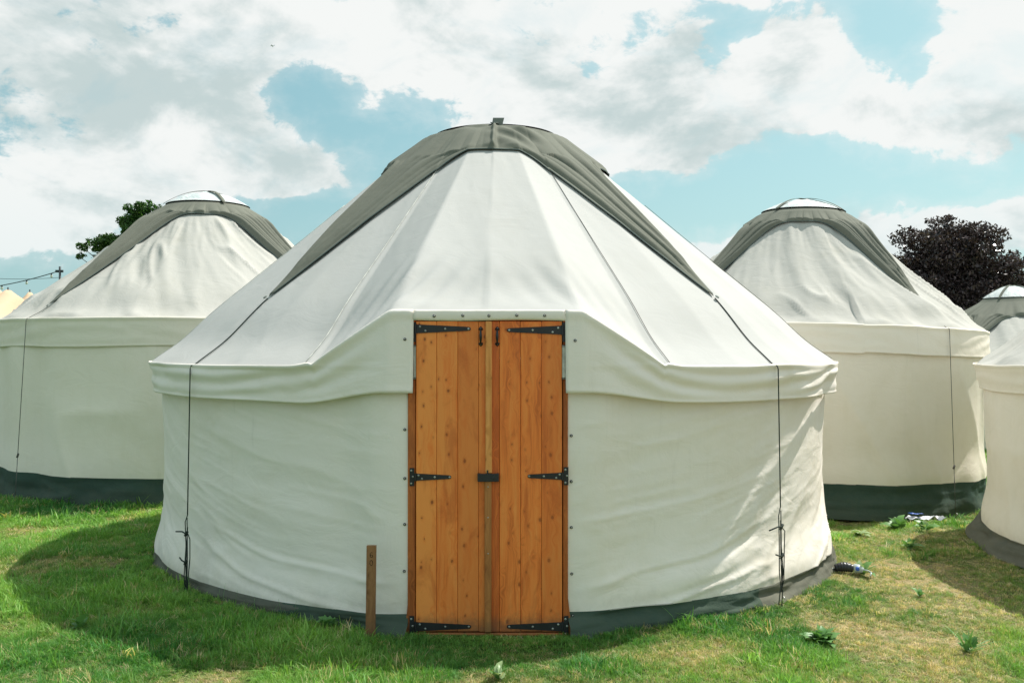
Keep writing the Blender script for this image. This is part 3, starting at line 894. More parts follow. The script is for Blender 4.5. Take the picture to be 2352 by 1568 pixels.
def handle(door, x, z0, z1):
    mb = MB(); y = YF
    for z, s in ((z1, 1), (z0, -1)):
        mb.prism([(x - 0.010, z - 0.006), (x + 0.010, z - 0.006), (x + 0.013, z + 0.002), (x + 0.006, z + 0.012), (x, z + 0.016), (x - 0.006, z + 0.012), (x - 0.013, z + 0.002)] if s > 0 else
                 [(x - 0.010, z + 0.006), (x - 0.013, z - 0.002), (x - 0.006, z - 0.012), (x, z - 0.016), (x + 0.006, z - 0.012), (x + 0.013, z - 0.002), (x + 0.010, z + 0.006)], y - 0.004, y - 0.0005)
        mb.disc((x, y - 0.004, z + s * 0.004), (0, -1, 0), 0.004, 0.002, 8, 1)
    zs = np.linspace(z0 - 0.002, z1 + 0.002, 11)
    mb.tube([(x, y - 0.006 - 0.026 * math.sin(math.pi * i / 10) ** 0.7, z) for i, z in enumerate(zs)], [0.0045, .005, .006, .0072, .008, .0082, .008, .0072, .006, .005, .0045], 8)
    mb.build('handle', [M['iron'], M['steel']], door, True)

dl = empty('door', (0, 0, 0)); dl.parent = near; dl['label'] = 'left leaf carrying the pale centre batten'
dr = empty('door', (0, 0, 0)); dr.parent = near; dr['label'] = 'right leaf with stained knotty boards'
for a, b in ((955, 1002.5), (1002.5, 1051), (1051, 1099), (1099, 1123.4)):
    plank(dl, a, b, ZB + random.uniform(0, .004), ZT - random.uniform(0, .002))
for a, b in ((1124.6, 1147), (1147, 1195.5), (1195.5, 1243.5), (1243.5, 1291)):
    plank(dr, a, b, ZB + random.uniform(0, .004), ZT - random.uniform(0, .002))
def batten(door, px0, px1, z0, z1, mat):
    mb = MB(); xa, xb = dx(px0), dx(px1); c = (xa + xb) / 2
    mb.box(xa - c, xb - c, YF - 0.020, YF - 0.0008, z0, z1, 0, 0.004)
    o = mb.build('batten', M[mat], door); o.location = (c, 0, 0); return o
batten(dl, 1115, 1130, 0.905, ZT, 'woodpale')['label'] = 'pale upper batten covering the meeting edge'
bt = batten(dl, 1113, 1129, 0.022, 0.870, 'wooddull'); bt['label'] = 'duller lower batten below the latch'
for z in (0.83, 0.66, 0.46):
    mbs = MB(); mbs.disc((dx(1121), YF - 0.020, z), (0, -1, 0), 0.004, 0.002, 8); mbs.build('screw', M['steel'], dl)
WX = dx(955); EX = dx(1291)
strap_hinge(dl, WX + 0.001, 1, (1083 - 957) / 411, dz(755), plate=False)
strap_hinge(dl, WX + 0.001, 1, (1038 - 957) / 411, dz(1095), 0.040, 0.020, plate_h=0.10)
strap_hinge(dl, WX + 0.001, 1, (1084 - 957) / 411, dz(1437), plate_h=0.115)
strap_hinge(dr, EX - 0.001, -1, (1290 - 1163) / 411, dz(758), plate=False)
strap_hinge(dr, EX - 0.001, -1, (1290 - 1211) / 411, dz(1093), 0.040, 0.020, plate_h=0.10)
strap_hinge(dr, EX - 0.001, -1, (1290 - 1163) / 411, dz(1437), plate_h=0.115)
handle(dl, dx(1104), dz(789), dz(756)); handle(dr, dx(1142), dz(789), dz(756))
mb = MB()
mb.box(dx(1097), dx(1146), YF - 0.032, YF - 0.0205, dz(1104), dz(1086), 0, 0.002)
mb.box(dx(1097), dx(1103), YF - 0.0205, YF - 0.001, dz(1104), dz(1086))
mb.box(dx(1140), dx(1146), YF - 0.0205, YF - 0.001, dz(1104), dz(1086))
mb.disc((dx(1133), YF - 0.032, dz(1096)), (0, -1, 0), 0.007, 0.003, 8)
mb.tube([(dx(1120), YF - 0.028, dz(1087)), (dx(1120), YF - 0.026, dz(1078))], 0.004, 6)
mb.build('latch', M['iron'], dl)
# dark hinge plates at the head, partly behind the canvas, and the tied gap beside each leaf
for sgn, xa, xb in ((-1, dx(949), dx(954)), (1, dx(1292), dx(1299))):
    mb = MB(); mb.box(xa, xb, -2.694, -2.686, dz(785), dz(740)); mb.build('head_plate', M['iron'], frame)
    mb = MB(); mb.box(xa - 0.001, xb + 0.001, -2.692, -2.6855, dz(870), dz(793), 0, 0.002); mb.build('tie_cloth', M['pale_cloth'], frame)
    for zc in (792, 868):
        mb = MB(); mb.tube([(xa - 0.006, -2.694, dz(zc)), (xb + 0.004, -2.695, dz(zc) + 0.002), (xb + 0.004, -2.695, dz(zc) - 0.006), (xa - 0.006, -2.694, dz(zc) - 0.009)], 0.0018, 5)
        mb.build('tie_cord', M['iron'], frame)
# studs that fix the canvas to the frame
def stud(px, py, y):
    mb = MB(); mb.disc((0, 0, 0), (0, -1, 0), 0.0085, 0.004, 10, 0); mb.disc((0, -0.004, 0), (0, -1, 0), 0.004, 0.002, 8, 1)
    return mb
stud_me = None
for px, py, y in [(997, 725.5, -2.7125), (1063, 724.5, -2.7125), (1123, 725, -2.7125), (1187, 724, -2.7125), (1251, 724.5, -2.7125),
                  (930, 779, -2.712), (1321, 782, -2.712), (930, 986, -2.674), (930, 1098, -2.674), (930, 1203, -2.674), (929, 1310, -2.674), (928, 1416, -2.674),
                  (1312, 1000, -2.674), (1312, 1105, -2.674), (1312, 1210, -2.674), (1313, 1316, -2.674), (1315, 1411, -2.674)]:
    if stud_me is None: stud_me = stud(0, 0, 0).mesh('stud', [M['iron'], M['steel']], True)
    # canvas sits a hair nearer or further than the boards, so scale the reading about the lens height
    k = (CY + y) / 5.055
    X = (px - 1176) / 2077 * (CY + y) - CX; Z = 1.6 - (py - 800) / 2077 * (CY + y)
    obj('stud', stud_me, near, (X, y - 0.001, Z))

# --- the other yurts
def other(loc, label, c, rz=0.0):
    e = empty('yurt', loc, rz, label=label, cat='yurt', group='yurts pitched on the grass')
    make_yurt(c, e)
    return e
base = dict(ring_r=0.57, facet=0.8, res=(420, 60), star_res=(560, 44), wall_nz=40, wall_mat='old_canvas', roof_mat='old_roof', cord_mat='seam', loops=False,
            cord_r=0.0035, roof_wr=0.030, wall_fold=0.055, straps=2, strap_rot=38, strap_mat='star', strap_w=0.022, star_pow=4.6, star_belly=0.006, star_fold=0.065, star_in=0.50, val_fold=0.006, hem_r=0.0055)
other((-3.85, 11.45, 0), 'cream yurt left of the double-door yurt, tree behind its grey cover', dict(base, eave_r=2.36, eave_z=1.92, ring_z=3.32, top_z=3.54, seed=23, poles=24, val_z=1.62, val_in=-0.03,
      wall_r=2.30, star_hem=0.72, star_tip=2.15, star_rot=15, skirt_z=0.29, skirt_out=0.03, skirt_mat='skirt', flare=0.02, peg_r=2.50))
rb = other((3.55, 11.35, -0.13), 'cream yurt standing right of the double-door yurt, before the dark beech', dict(base, eave_r=2.10, eave_z=1.98, ring_z=3.36, top_z=3.56, seed=37, poles=24, val_z=1.68, val_in=0.02,
      wall_r=2.075, star_hem=0.72, star_tip=1.90, star_rot=-18, skirt_z=0.34, skirt_out=0.05, skirt_mat='skirt', flare=0.05, peg_r=2.26))
rb.rotation_euler = (0, R(1.8), 0)
other((6.57, 6.75, 0), 'yurt cut off by the right edge, its grey skirt rucked on the grass', dict(base, eave_r=2.78, eave_z=1.47, ring_z=3.36, top_z=3.56, seed=51, poles=28, val_z=1.25, val_in=-0.05,
      wall_r=2.70, star_hem=1.0, star_tip=2.2, star_rot=35, skirt_z=0.13, skirt_out=0.09, skirt_mat='skirt_pale', flare=0.05, peg_r=2.95, roof_wr=0.04, wall_fold=0.03), R(30))
other((9.68, 17.5, -0.72), 'distant yurt with shiny crown, partly behind the right-edge yurt', dict(base, eave_r=2.80, eave_z=1.75, ring_z=3.2, top_z=3.50, seed=61, poles=24, val_z=1.45, res=(300, 44), star_res=(400, 36),
      wall_r=2.7, star_hem=1.0, star_tip=2.3, star_rot=-10, skirt_z=0.2, flare=0.03, peg_r=2.95))
other((14.2, 29.5, -0.6), 'farthest yurt, only its pale crown showing below the beech', dict(base, eave_r=2.80, eave_z=1.75, ring_z=3.3, top_z=3.58, seed=71, poles=24, val_z=1.45, res=(200, 30), star_res=(280, 24),
      wall_r=2.7, star_hem=1.0, star_tip=2.5, star_rot=0, skirt_z=0.2, flare=0.03, peg_r=2.95))

# ------------------------------------------------------------------ number stake
sx, sy = (852 - 1176) / 2077 * 4.95, 4.95
st = empty('number_stake', (sx, sy, 0), label='thin brown wooden stake with burnt marks, left of the wooden door', cat='stake')
mb = MB()
z1 = 0.525
mb.add([(-.027, -.012, -.1), (.024, -.012, -.1), (.024, .012, -.1), (-.027, .012, -.1), (-.021, -.012, z1), (.0305, -.012, z1), (.0305, .012, z1), (-.021, .012, z1)],
       [(0, 3, 2, 1), (4, 5, 6, 7), (0, 1, 5, 4), (1, 2, 6, 5), (2, 3, 7, 6), (3, 0, 4, 7)])
mb.build('board', M['stake'], st)
def strokes(name, segs, ox, oz, w_=0.004):
    mb = MB()
    for (xa, za, xb, zb) in segs:
        mb.prism([(ox + xa - w_ / 2, oz + min(za, zb) - w_ / 2), (ox + max(xa, xb) + w_ / 2 if xa != xb else ox + xa + w_ / 2, oz + min(za, zb) - w_ / 2),
                  (ox + max(xa, xb) + w_ / 2, oz + max(za, zb) + w_ / 2), (ox + min(xa, xb) - w_ / 2, oz + max(za, zb) + w_ / 2)], -0.0135, -0.0115)
    mb.build(name, M['ink'], st)
def mark(pts, ox, oz):
    mb = MB(); mb.tube([(ox + x * .85, -0.0118, oz + z * .9) for x, z in pts], 0.0019, 6); mb.build('figure', M['ink'], st)
mark([(.007, .028), (.000, .031), (-.007, .024), (-.009, .012), (-.006, .003), (.001, .000), (.007, .004), (.008, .011), (.003, .016), (-.004, .015), (-.008, .011)], .006, 0.462)
mark([(.000, .032), (-.007, .027), (-.009, .016), (-.007, .005), (.000, .000), (.007, .005), (.009, .016), (.007, .027), (.000, .032)], .005, 0.418)

# ------------------------------------------------------------------ grass
def tuft(name, nb, spread, lean, wid):
    v = []; f = []
    for i in range(nb):
        a = random.uniform(0, 2 * math.pi); rr_ = spread * math.sqrt(random.random())
        x0, y0 = rr_ * math.cos(a), rr_ * math.sin(a)
        la = random.uniform(0, 2 * math.pi); L = random.uniform(0.1, lean) ; h = random.uniform(0.45, 1.0)
        fa = la + random.uniform(0.8, 2.2)
        wx_, wy_ = math.cos(fa) * wid / 2, math.sin(fa) * wid / 2
        o = len(v)
        for t, ww in ((0, 1.0), (0.45, 0.9), (0.8, 0.55), (1.0, 0.0)):
            bx = x0 + math.cos(la) * L * t ** 1.8; by = y0 + math.sin(la) * L * t ** 1.8; bz = h * (t - 0.25 * L * t * t)
            if ww: v += [(bx - wx_ * ww, by - wy_ * ww, bz), (bx + wx_ * ww, by + wy_ * ww, bz)]
            else: v.append((bx, by, bz))
        f += [(o, o + 1, o + 3, o + 2), (o + 2, o + 3, o + 5, o + 4), (o + 4, o + 5, o + 6)]
    me = mesh_from(name, v, f, M['grass'])
    return bpy.data.objects.new(name, me)
tcol = bpy.data.collections.new('grass_tufts')
for i in range(7):
    tcol.objects.link(tuft('tuft%d' % i, 15, 0.55, (0.5, 0.8, 1.2, 1.7, 0.6, 1.0, 2.2)[i], 0.062))
def scatter_points():
    out = []
    def zone(y0, y1, dens, margin):
        area_x = (y1 * 0.6 + margin) * 2
        n_ = int(area_x * (y1 - y0) * dens)
        x = rng.uniform(-area_x / 2, area_x / 2, n_); y = rng.uniform(y0, y1, n_)
        ok = np.abs(x) < y * 0.6 + margin
        for (cx_, cy_, r_) in YURTS:
            ok &= np.hypot(x - cx_, y - cy_) > r_ + 0.04
            # nothing grows where it can never be seen, behind the near yurt
        d = np.hypot(x - CX, y - CY)
        ok &= ~((y > CY + 1.0) & (np.abs(x - CX * y / CY) < 2.4 * y / CY * 0.9))
        out.append((x[ok], y[ok], np.full(ok.sum(), dens)))
    zone(3.6, 5.4, 3000, 0.4)
    zone(5.4, 7.5, 1700, 0.5)
    zone(7.5, 10.5, 900, 0.5)
    zone(10.5, 16, 350, 0.5)
    return [np.concatenate([o[i] for o in out]) for i in range(3)]
X, Y, DN = scatter_points()
dry = dryness(X, Y)
clump = fbm(X * 3.2, Y * 3.2, 77, 3)
keep = rng.random(len(X)) < np.clip(1.15 - 0.60 * sstep(0.35, 1.0, dry) + 0.45 * clump, 0.22, 1)
X, Y, DN, dry, clump = X[keep], Y[keep], DN[keep], dry[keep], clump[keep]
N = len(X)
tall = sstep(0.65, 0.0, dry)
ht = (0.024 + 0.040 * tall) * (1 + 0.55 * clump) * rng.uniform(0.6, 1.35, N)
by_yurt = np.exp(-((np.hypot(X - CX, Y - CY) - 2.80) / 0.14) ** 2)
door_front = np.exp(-((X + 0.1) / 0.62) ** 4) * sstep(4.45, 4.8, Y)
ht = ht * (1 - 0.25 * by_yurt) * (1 - 0.55 * door_front)
wild = rng.random(N)
ht = np.where((wild < 0.03) & (dry < 0.6), ht * 1.7, ht)
ht = np.clip(ht * np.where(DN < 500, 1.25, 1.0), 0.012, 0.14)
# colours: deep green, yellow-green, straw
u1 = rng.random(N); u2 = rng.random(N)
G1 = np.array((0.038, 0.205, 0.042)); G2 = np.array((0.29, 0.49, 0.10)); G3 = np.array((0.66, 0.53, 0.29)); G4 = np.array((0.36, 0.37, 0.12))
f1_ = np.clip(0.5 + 0.8 * fbm(X * 0.9, Y * 0.9, 88, 3) + 0.5 * (u1 - 0.5), 0, 1)[:, None]
colr = G1 * (1 - f1_) + G2 * f1_
mixd = np.clip(sstep(0.15, 0.7, dry) * 0.55 + 0.3 * (u2 - 0.5), 0, 1)[:, None]
colr = colr * (1 - mixd) + G4 * mixd
straw = (rng.random(N) < (0.08 + 0.48 * sstep(0.2, 0.9, dry)))[:, None]
colr = np.where(straw, G3 * rng.uniform(0.6, 1.25, (N, 1)), colr)
Zg = gz(X, Y)
gm = bpy.data.meshes.new('grass')
gm.from_pydata(np.stack([X, Y, Zg - 0.002], 1).tolist(), [], [])
a_ = gm.attributes.new('rot', 'FLOAT_VECTOR', 'POINT')
a_.data.foreach_set('vector', np.stack([rng.normal(0, 0.12, N), rng.normal(0, 0.12, N), rng.uniform(0, 6.283, N)], 1).astype(np.float32).ravel())
a_ = gm.attributes.new('scl', 'FLOAT_VECTOR', 'POINT')
wdt_ = np.maximum(ht, 0.040) * np.where(DN < 1000, 1.5, 1.0) * 0.95
a_.data.foreach_set('vector', np.stack([wdt_, wdt_, ht], 1).astype(np.float32).ravel())
a_ = gm.attributes.new('pick', 'INT', 'POINT')
a_.data.foreach_set('value', rng.integers(0, 7, N).astype(np.int32))
a_ = gm.attributes.new('tint', 'FLOAT_COLOR', 'POINT')
a_.data.foreach_set('color', np.concatenate([colr, np.ones((N, 1))], 1).astype(np.float32).ravel())
grass = tag(obj('grass', gm), kind='stuff')
grass['label'] = 'patchy meadow grass, lush green at left, short and straw-dry at right'
grass['category'] = 'grass'
ng = bpy.data.node_groups.new('grow_grass', 'GeometryNodeTree')
ng.interface.new_socket('Geometry', in_out='INPUT', socket_type='NodeSocketGeometry')
ng.interface.new_socket('Geometry', in_out='OUTPUT', socket_type='NodeSocketGeometry')
gi = ng.nodes.new('NodeGroupInput'); go = ng.nodes.new('NodeGroupOutput')
mp = ng.nodes.new('GeometryNodeMeshToPoints')
ip = ng.nodes.new('GeometryNodeInstanceOnPoints'); ip.inputs['Pick Instance'].default_value = True
ci = ng.nodes.new('GeometryNodeCollectionInfo'); ci.inputs['Collection'].default_value = tcol
ci.inputs['Separate Children'].default_value = True; ci.inputs['Reset Children'].default_value = True
def named(nm, ty):
    q = ng.nodes.new('GeometryNodeInputNamedAttribute'); q.data_type = ty; q.inputs[0].default_value = nm
    return q.outputs[0]
L = ng.links.new
L(gi.outputs[0], mp.inputs['Mesh']); L(mp.outputs[0], ip.inputs['Points']); L(ci.outputs[0], ip.inputs['Instance'])
L(named('pick', 'INT'), ip.inputs['Instance Index']); L(named('rot', 'FLOAT_VECTOR'), ip.inputs['Rotation']); L(named('scl', 'FLOAT_VECTOR'), ip.inputs['Scale'])
L(ip.outputs[0], go.inputs[0])
md = grass.modifiers.new('grow', 'NODES'); md.node_group = ng
print('tufts', N)

# tall grass stems standing against the wall
stems = MB()
for px in (400, 418, 440, 468, 520, 534, 566, 620, 634, 662, 690, 706, 716, 730):
    th = math.asin(max(-0.95, min(0.95, ((px - 1176) / 2077 * 5.6 - CX) / 2.78)))
    x0, y0 = CX + 2.80 * math.sin(th), CY - 2.80 * math.cos(th)
    h = random.uniform(0.10, 0.20); lx = random.uniform(-0.05, 0.05)
    stems.tube([(x0, y0, 0), (x0 + lx * .4, y0 - .01, h * .6), (x0 + lx, y0 - .015, h)], [0.0014, 0.0012, 0.0006], 4)
so_ = stems.build('grass_stems', M['weed'], None, True); tag(so_, 'thin grass stalks standing against the lower left wall', 'grass', kind='stuff')

# ------------------------------------------------------------------ weeds
def leaf_mesh(name, L, W, mat, jag=0.0, curl=0.25):
    v = []; f = []; n_ = 7
    for i in range(n_ + 1):
        t = i / n_
        w_ = W * math.sin(math.pi * min(1, t * 0.93 + 0.05)) ** 0.75 * (1 - 0.35 * t) * (1 + jag * (1 if i % 2 else -1))
        y = L * t; z = L * (0.55 * t - 0.75 * curl * 2 * t * t)
        v += [(-w_, y, z + 0.12 * w_), (0, y, z - 0.1 * w_), (w_, y, z + 0.12 * w_)]
    for i in range(n_):
        o = i * 3
        f += [(o, o + 1, o + 4, o + 3), (o + 1, o + 2, o + 5, o + 4)]
    return mesh_from(name, v, f, mat)
LM = [leaf_mesh('leaf', 0.09, 0.030, M['weed'], 0.22, 0.26), leaf_mesh('leaf', 0.11, 0.034, M['weed'], 0.16, 0.36), leaf_mesh('leaf', 0.07, 0.024, M['weed'], 0.25, 0.12)]
LP = [leaf_mesh('leaf', 0.11, 0.026, M['weedpale'], 0.10, 0.36), leaf_mesh('leaf', 0.09, 0.024, M['weedpale'], 0.12, 0.25)]
LG = [leaf_mesh('leaf', 0.14, 0.004, M['weed'], 0.0, 0.15), leaf_mesh('leaf', 0.11, 0.0045, M['weed'], 0.0, 0.3)]
def weed(px, py, size, nleaf, meshes, label, flat=1.0, name='weed'):
    d = 1.6 * 2077 / (py - 800)
    x, y = (px - 1176) / 2077 * d, d
    z = float(gz(x, y))
    e = empty(name, (x, y, z), label=label, cat='weed', group='broad-leaved weeds in the lawn')
    for i in range(nleaf):
        o = obj('leaf', random.choice(meshes), e)
        ring = i / nleaf
        o.rotation_euler = (R(random.uniform(-8, 30) + 30 * ring) * flat, random.uniform(-.3, .3), i * 2.4 + random.uniform(-.3, .3))
        s_ = size * random.uniform(0.7, 1.15) * (1.0 - 0.25 * ring)
        o.scale = (s_ * random.uniform(.9, 1.4), s_, s_)
        o.location = (random.uniform(-.015, .015) * size, random.uniform(-.015, .015) * size, 0.008 + 0.03 * ring * size)
    return e
weed(1884, 1472, 1.05, 44, LM, 'biggest bushy dark green weed on the dry grass at lower right')
weed(1972, 1218, 1.35, 11, LP, 'pale flat weed in front of the right yurt green skirt', 0.5)
weed(2088, 1254, 1.15, 14, LM + LP, 'green weed rosette between blue litter and the right shade')
weed(1978, 1312, 1.2, 12, LP + LM, 'pale-leaved weed just behind the black ribbed tube')
weed(2112, 1366, 0.6, 7, LM, 'tiny dark green weed alone in the middle of the right lawn')
weed(2222, 1492, 1.2, 22, LG + LM[2:], 'spiky upright weed on bare soil near the lower right corner')
weed(1146, 1552, 0.9, 9, LM + LP, 'low weed at the bottom edge below the wooden door')
weed(752, 1452, 0.9, 14, LM, 'shaded dark weed against the mud skirt left of the stake')
weed(2060, 1190, 1.5, 16, LM, 'leafy weed growing against the right yurt green skirt')
weed(2125, 1190, 1.2, 12, LM + LP, 'weed with bright leaves right behind the blue and white litter')
weed(185, 1462, 0.9, 8, LM, 'small broad-leaved weed in the sunny grass at lower left')

# ------------------------------------------------------------------ litter
d = 1.6 * 2077 / (1314 - 800)
e = empty('ribbed_tube', ((1945 - 1176) / 2077 * d, d, 0.03), R(-12), label='small black ribbed tube with pale end lying beside the yurt base', cat='litter')
mb = MB(); pts = []; rs = []
for i in range(22):
    t = i / 21; pts.append((-0.085 + 0.125 * t, 0, 0.012 * math.sin(t * 3))); rs.append((0.024 + 0.010 * math.sin(t * 3.0)) * (1.06 if i % 3 else 0.90))
mb.tube(pts, rs, 12); mb.build('sleeve', M['blackplastic'], e, True)
mb = MB(); mb.tube([(0.040, 0, 0), (0.05, 0, 0.004), (0.08, -0.004, 0.004), (0.105, -0.01, -0.006)], [0.026, 0.033, 0.031, 0.018], 12); mb.build('end_cap', M['clearplastic'], e, True)
mb = MB(); mb.disc((0.064, -0.030, 0.010), (0.1, -1, 0.35), 0.016, 0.006, 12); mb.build('button', M['blueplastic'], e, True)
mb = MB(); mb.tube([(0.10, -0.01, 0.0), (0.135, -0.03, 0.0), (0.150, -0.07, -0.005), (0.135, -0.11, -0.018)], 0.005, 6); mb.build('cord', M['clearplastic'], e, True)
mb = MB(); mb.tube([(-0.085, 0, 0.0), (-0.12, 0.01, -0.008), (-0.155, 0.03, 0.01), (-0.165, 0.06, 0.05)], 0.004, 6); mb.build('cord', M['clearplastic'], e, True)
d = 1.6 * 2077 / (1203 - 800)
e = empty('wrapper', ((2125 - 1176) / 2077 * d, d, 0.05), R(8), label='crumpled blue and white plastic wrapper beside weeds at the right yurt', cat='litter')
xs = np.linspace(-0.17, 0.17, 40); ys = np.linspace(-0.05, 0.05, 12)
XX, YY = np.meshgrid(xs, ys, indexing='ij')
ZZ = 0.03 * fbm(XX * 18, YY * 22, 5, 4) + 0.012 * np.sin(XX * 40) + 0.015
o = obj('film', grid('film', XX, YY + 0.02 * fbm(XX * 9, YY * 4, 8, 3), ZZ, [M['whitewrap']]), e)
o.modifiers.new('thickness', 'SOLIDIFY').thickness = 0.0015
XX2, YY2 = np.meshgrid(np.linspace(-0.15, -0.03, 14), np.linspace(-0.02, 0.045, 8), indexing='ij')
o = obj('printed_part', grid('printed_part', XX2, YY2, 0.05 + 0.02 * fbm(XX2 * 22, YY2 * 25, 6, 3), [M['blueplastic']]), e)
o.modifiers.new('thickness', 'SOLIDIFY').thickness = 0.0015

# ------------------------------------------------------------------ trees
def crown(name, clusters, nleaf, size, mat, parent, seed):
    g = np.random.default_rng(seed)
    C = np.array([c[:3] for c in clusters]); Rad = np.array([c[3:6] if len(c) > 4 else (c[3],) * 3 for c in clusters])
    vol = Rad[:, 0] * Rad[:, 2] * Rad[:, 1] ** 0.7
    k = g.choice(len(C), nleaf, p=vol / vol.sum())
    dv = g.normal(size=(nleaf, 3)); dv /= np.linalg.norm(dv, axis=1)[:, None]
    rr_ = g.random(nleaf) ** 0.30 * (1 + 0.14 * g.normal(size=nleaf))
    pos = C[k] + dv * Rad[k] * rr_[:, None]
    # gather into sprays
    a = g.normal(size=(nleaf, 3)); a /= np.linalg.norm(a, axis=1)[:, None]
    b = np.cross(a, g.normal(size=(nleaf, 3))); b /= np.linalg.norm(b, axis=1)[:, None]
    s = size * g.uniform(0.6, 1.4, nleaf)[:, None]
    V = np.stack([pos - a * s, pos + b * s * 0.45, pos + a * s, pos - b * s * 0.45], 1).reshape(-1, 3)
    me = bpy.data.meshes.new(name)
    me.vertices.add(len(V)); me.vertices.foreach_set('co', V.ravel())
    me.loops.add(nleaf * 4); me.loops.foreach_set('vertex_index', np.arange(nleaf * 4))
    me.polygons.add(nleaf); me.polygons.foreach_set('loop_start', np.arange(nleaf) * 4)
    me.materials.append(mat); me.update(); me.validate()
    return obj(name, me, parent)
def trunk(parent, h, r, limbs):
    mb = MB(); mb.tube([(0, 0, -0.3), (0.03, 0, h * .4), (-.05, .03, h * .75), (0, 0, h)], [r * 1.25, r, r * .75, r * .45], 10)
    mb.build('trunk', M['bark'], parent, True)
    mb = MB()
    for (x, y, z, zb) in limbs:
        mb.tube([(0, 0, zb), (x * .45, y * .45, zb + (z - zb) * .6), (x * .8, y * .8, zb + (z - zb) * .86), (x, y, z)], [r * .4, r * .24, r * .12, r * .03], 6)
    mb.build('limbs', M['bark'], parent, True)

def sub_clusters(main, n_, seed, shell=0.85, rmin=0.16, rmax=0.30):
    """many small leafy masses over the surface of a few big ones"""
    g = random.Random(seed); out = []
    for (x, y, z, rx, ry, rz_) in main:
        out.append((x, y, z, rx * .66, ry * .66, rz_ * .66))
        for i in range(n_):
            v = Vector((g.gauss(0, 1), g.gauss(0, 1), g.gauss(0, 1))).normalized()
            q = g.uniform(rmin, rmax) * (rx + rz_) / 2
            k = shell * g.uniform(0.85, 1.12)
            out.append((x + v.x * rx * k, y + v.y * ry * k, z + v.z * rz_ * k, q * 1.25, q, q * 0.75))
    return out
bt_ = empty('beech_tree', (19.5, 40, -0.6), label='large dark copper beech tree behind the yurts on the right', cat='tree')
cl = sub_clusters([(0.0, 0, 5.35, 3.0, 2.8, 2.5), (-0.25, 0, 6.55, 1.9, 1.9, 1.5), (-1.5, 0, 4.9, 1.7, 2, 2.0), (1.6, 0, 5.0, 1.8, 2, 2.0), (0, 0, 3.3, 3.5, 2.8, 2.2)], 40, 4, 0.86, 0.12, 0.24)
crown('crown', cl, 75000, 0.085, M['beech'], bt_, 5)
trunk(bt_, 5.0, 0.34, [(c[0] * .8, c[1] * .8, c[2] - .2, 2.2) for c in cl[::9]])
b2 = empty('beech_tree', (26.4, 44, -0.6), label='second dark reddish tree cut by the right picture edge', cat='tree')
cl = sub_clusters([(0, 0, 4.4, 2.4, 2.2, 2.0), (0.2, 0, 5.9, 1.3, 1.1, 1.0)], 22, 8)
crown('crown', cl, 11000, 0.11, M['beech'], b2, 6)
trunk(b2, 4.6, 0.28, [(c[0] * .8, c[1] * .8, c[2], 2.0) for c in cl[::7]])

def wp(px, py, D): return ((px - 1176) / 2077 * D, D, 1.6 + (800 - py) / 2077 * D)
D = 42
ot = empty('oak_tree', (wp(400, 0, D)[0], D, -0.6), label='green leafy tree showing behind the left yurt roof', cat='tree')
ox = ot.location.x
main = []
for (px, py, r_) in ((345, 478, 26), (318, 490, 40), (290, 507, 22), (300, 520, 30), (255, 552, 32), (228, 560, 32), (205, 570, 20), (192, 588, 15), (235, 580, 40), (285, 560, 50), (340, 540, 60), (390, 520, 50), (420, 600, 110), (300, 620, 90)):
    q = wp(px, py, D); rr_ = r_ / 2077 * D
    main.append((q[0] - ox, random.uniform(-.5, .5), q[2] + 0.6, rr_ * .8, rr_ * .9, rr_ * .72))
cl = sub_clusters(main, 9, 12, 0.8, 0.22, 0.36)
crown('crown', cl, 40000, 0.085, M['oak'], ot, 9)
trunk(ot, 4.5, 0.3, [(m_[0], m_[1], m_[2] - .1, 2.0) for m_ in main])
D = 62
ht_ = empty('round_bush', (wp(72, 0, D)[0], D, -0.6), label='low green treetop between the peach marquee peaks', cat='bush')
cl = sub_clusters([(-0.6, 0, 5.0, 0.8, .8, 0.75), (0.5, 0, 4.9, 0.9, .8, 0.8), (0, 0, 3.4, 2.2, 1.5, 2.0)], 14, 3)
crown('crown', cl, 5000, 0.09, M['oak'], ht_, 10)
trunk(ht_, 3.0, 0.2, [(0.4, 0, 4, 1.5)])

# ------------------------------------------------------------------ marquee far left
def marquee(peaks, x0, x1, D, depth, ze, label):
    e = empty('marquee', ((x0 + x1) / 2, D, -0.6), label=label, cat='marquee')
    ox_ = e.location.x
    xs = np.linspace(x0 - ox_, x1 - ox_, 120); ys = np.linspace(-depth / 2, depth / 2, 40)
    XX, YY = np.meshgrid(xs, ys, indexing='ij')
    Z = np.full_like(XX, ze)
    for (px_, pz, sp) in peaks:
        dd = np.hypot(XX - (px_ - ox_), YY * 0.8)
        Z = np.maximum(Z, ze + (pz - ze) * np.exp(-dd / sp))
    edge = np.minimum(np.minimum(XX - xs[0], xs[-1] - XX), np.minimum(YY - ys[0], ys[-1] - YY))
    Z = ze + (Z - ze) * sstep(-0.02, 0.6, edge)
    obj('roof_canvas', grid('roof_canvas', XX, YY, Z + 0.6, M['marquee']), e)
    mb = MB()
    for (a, b, c_, d_) in ((xs[0], xs[-1], ys[0], ys[0] + .03), (xs[0], xs[-1], ys[-1] - .03, ys[-1])):
        mb.box(a + .03, b - .03, c_, d_, 0, ze + 0.59)
    mb.build('side_wall', M['marquee'], e)
    for (px_, pz, sp) in peaks:
        mb = MB(); mb.tube([(px_ - ox_, 0, 0), (px_ - ox_, 0, pz + .62)], 0.03, 8); mb.build('pole', M['post_metal'], e, True)
D = 36
q = [(wp(-8, 658, D)[0], wp(0, 658, D)[2], 1.1), (wp(18, 661, D)[0], wp(0, 661, D)[2], 1.3)]
marquee([(-28.0 + 4.0, 4.2, 1.4)] + q, -27, wp(75, 0, D)[0], D, 8, 2.7, 'peach canvas marquee with tall twin peaks at the left edge')
D = 40
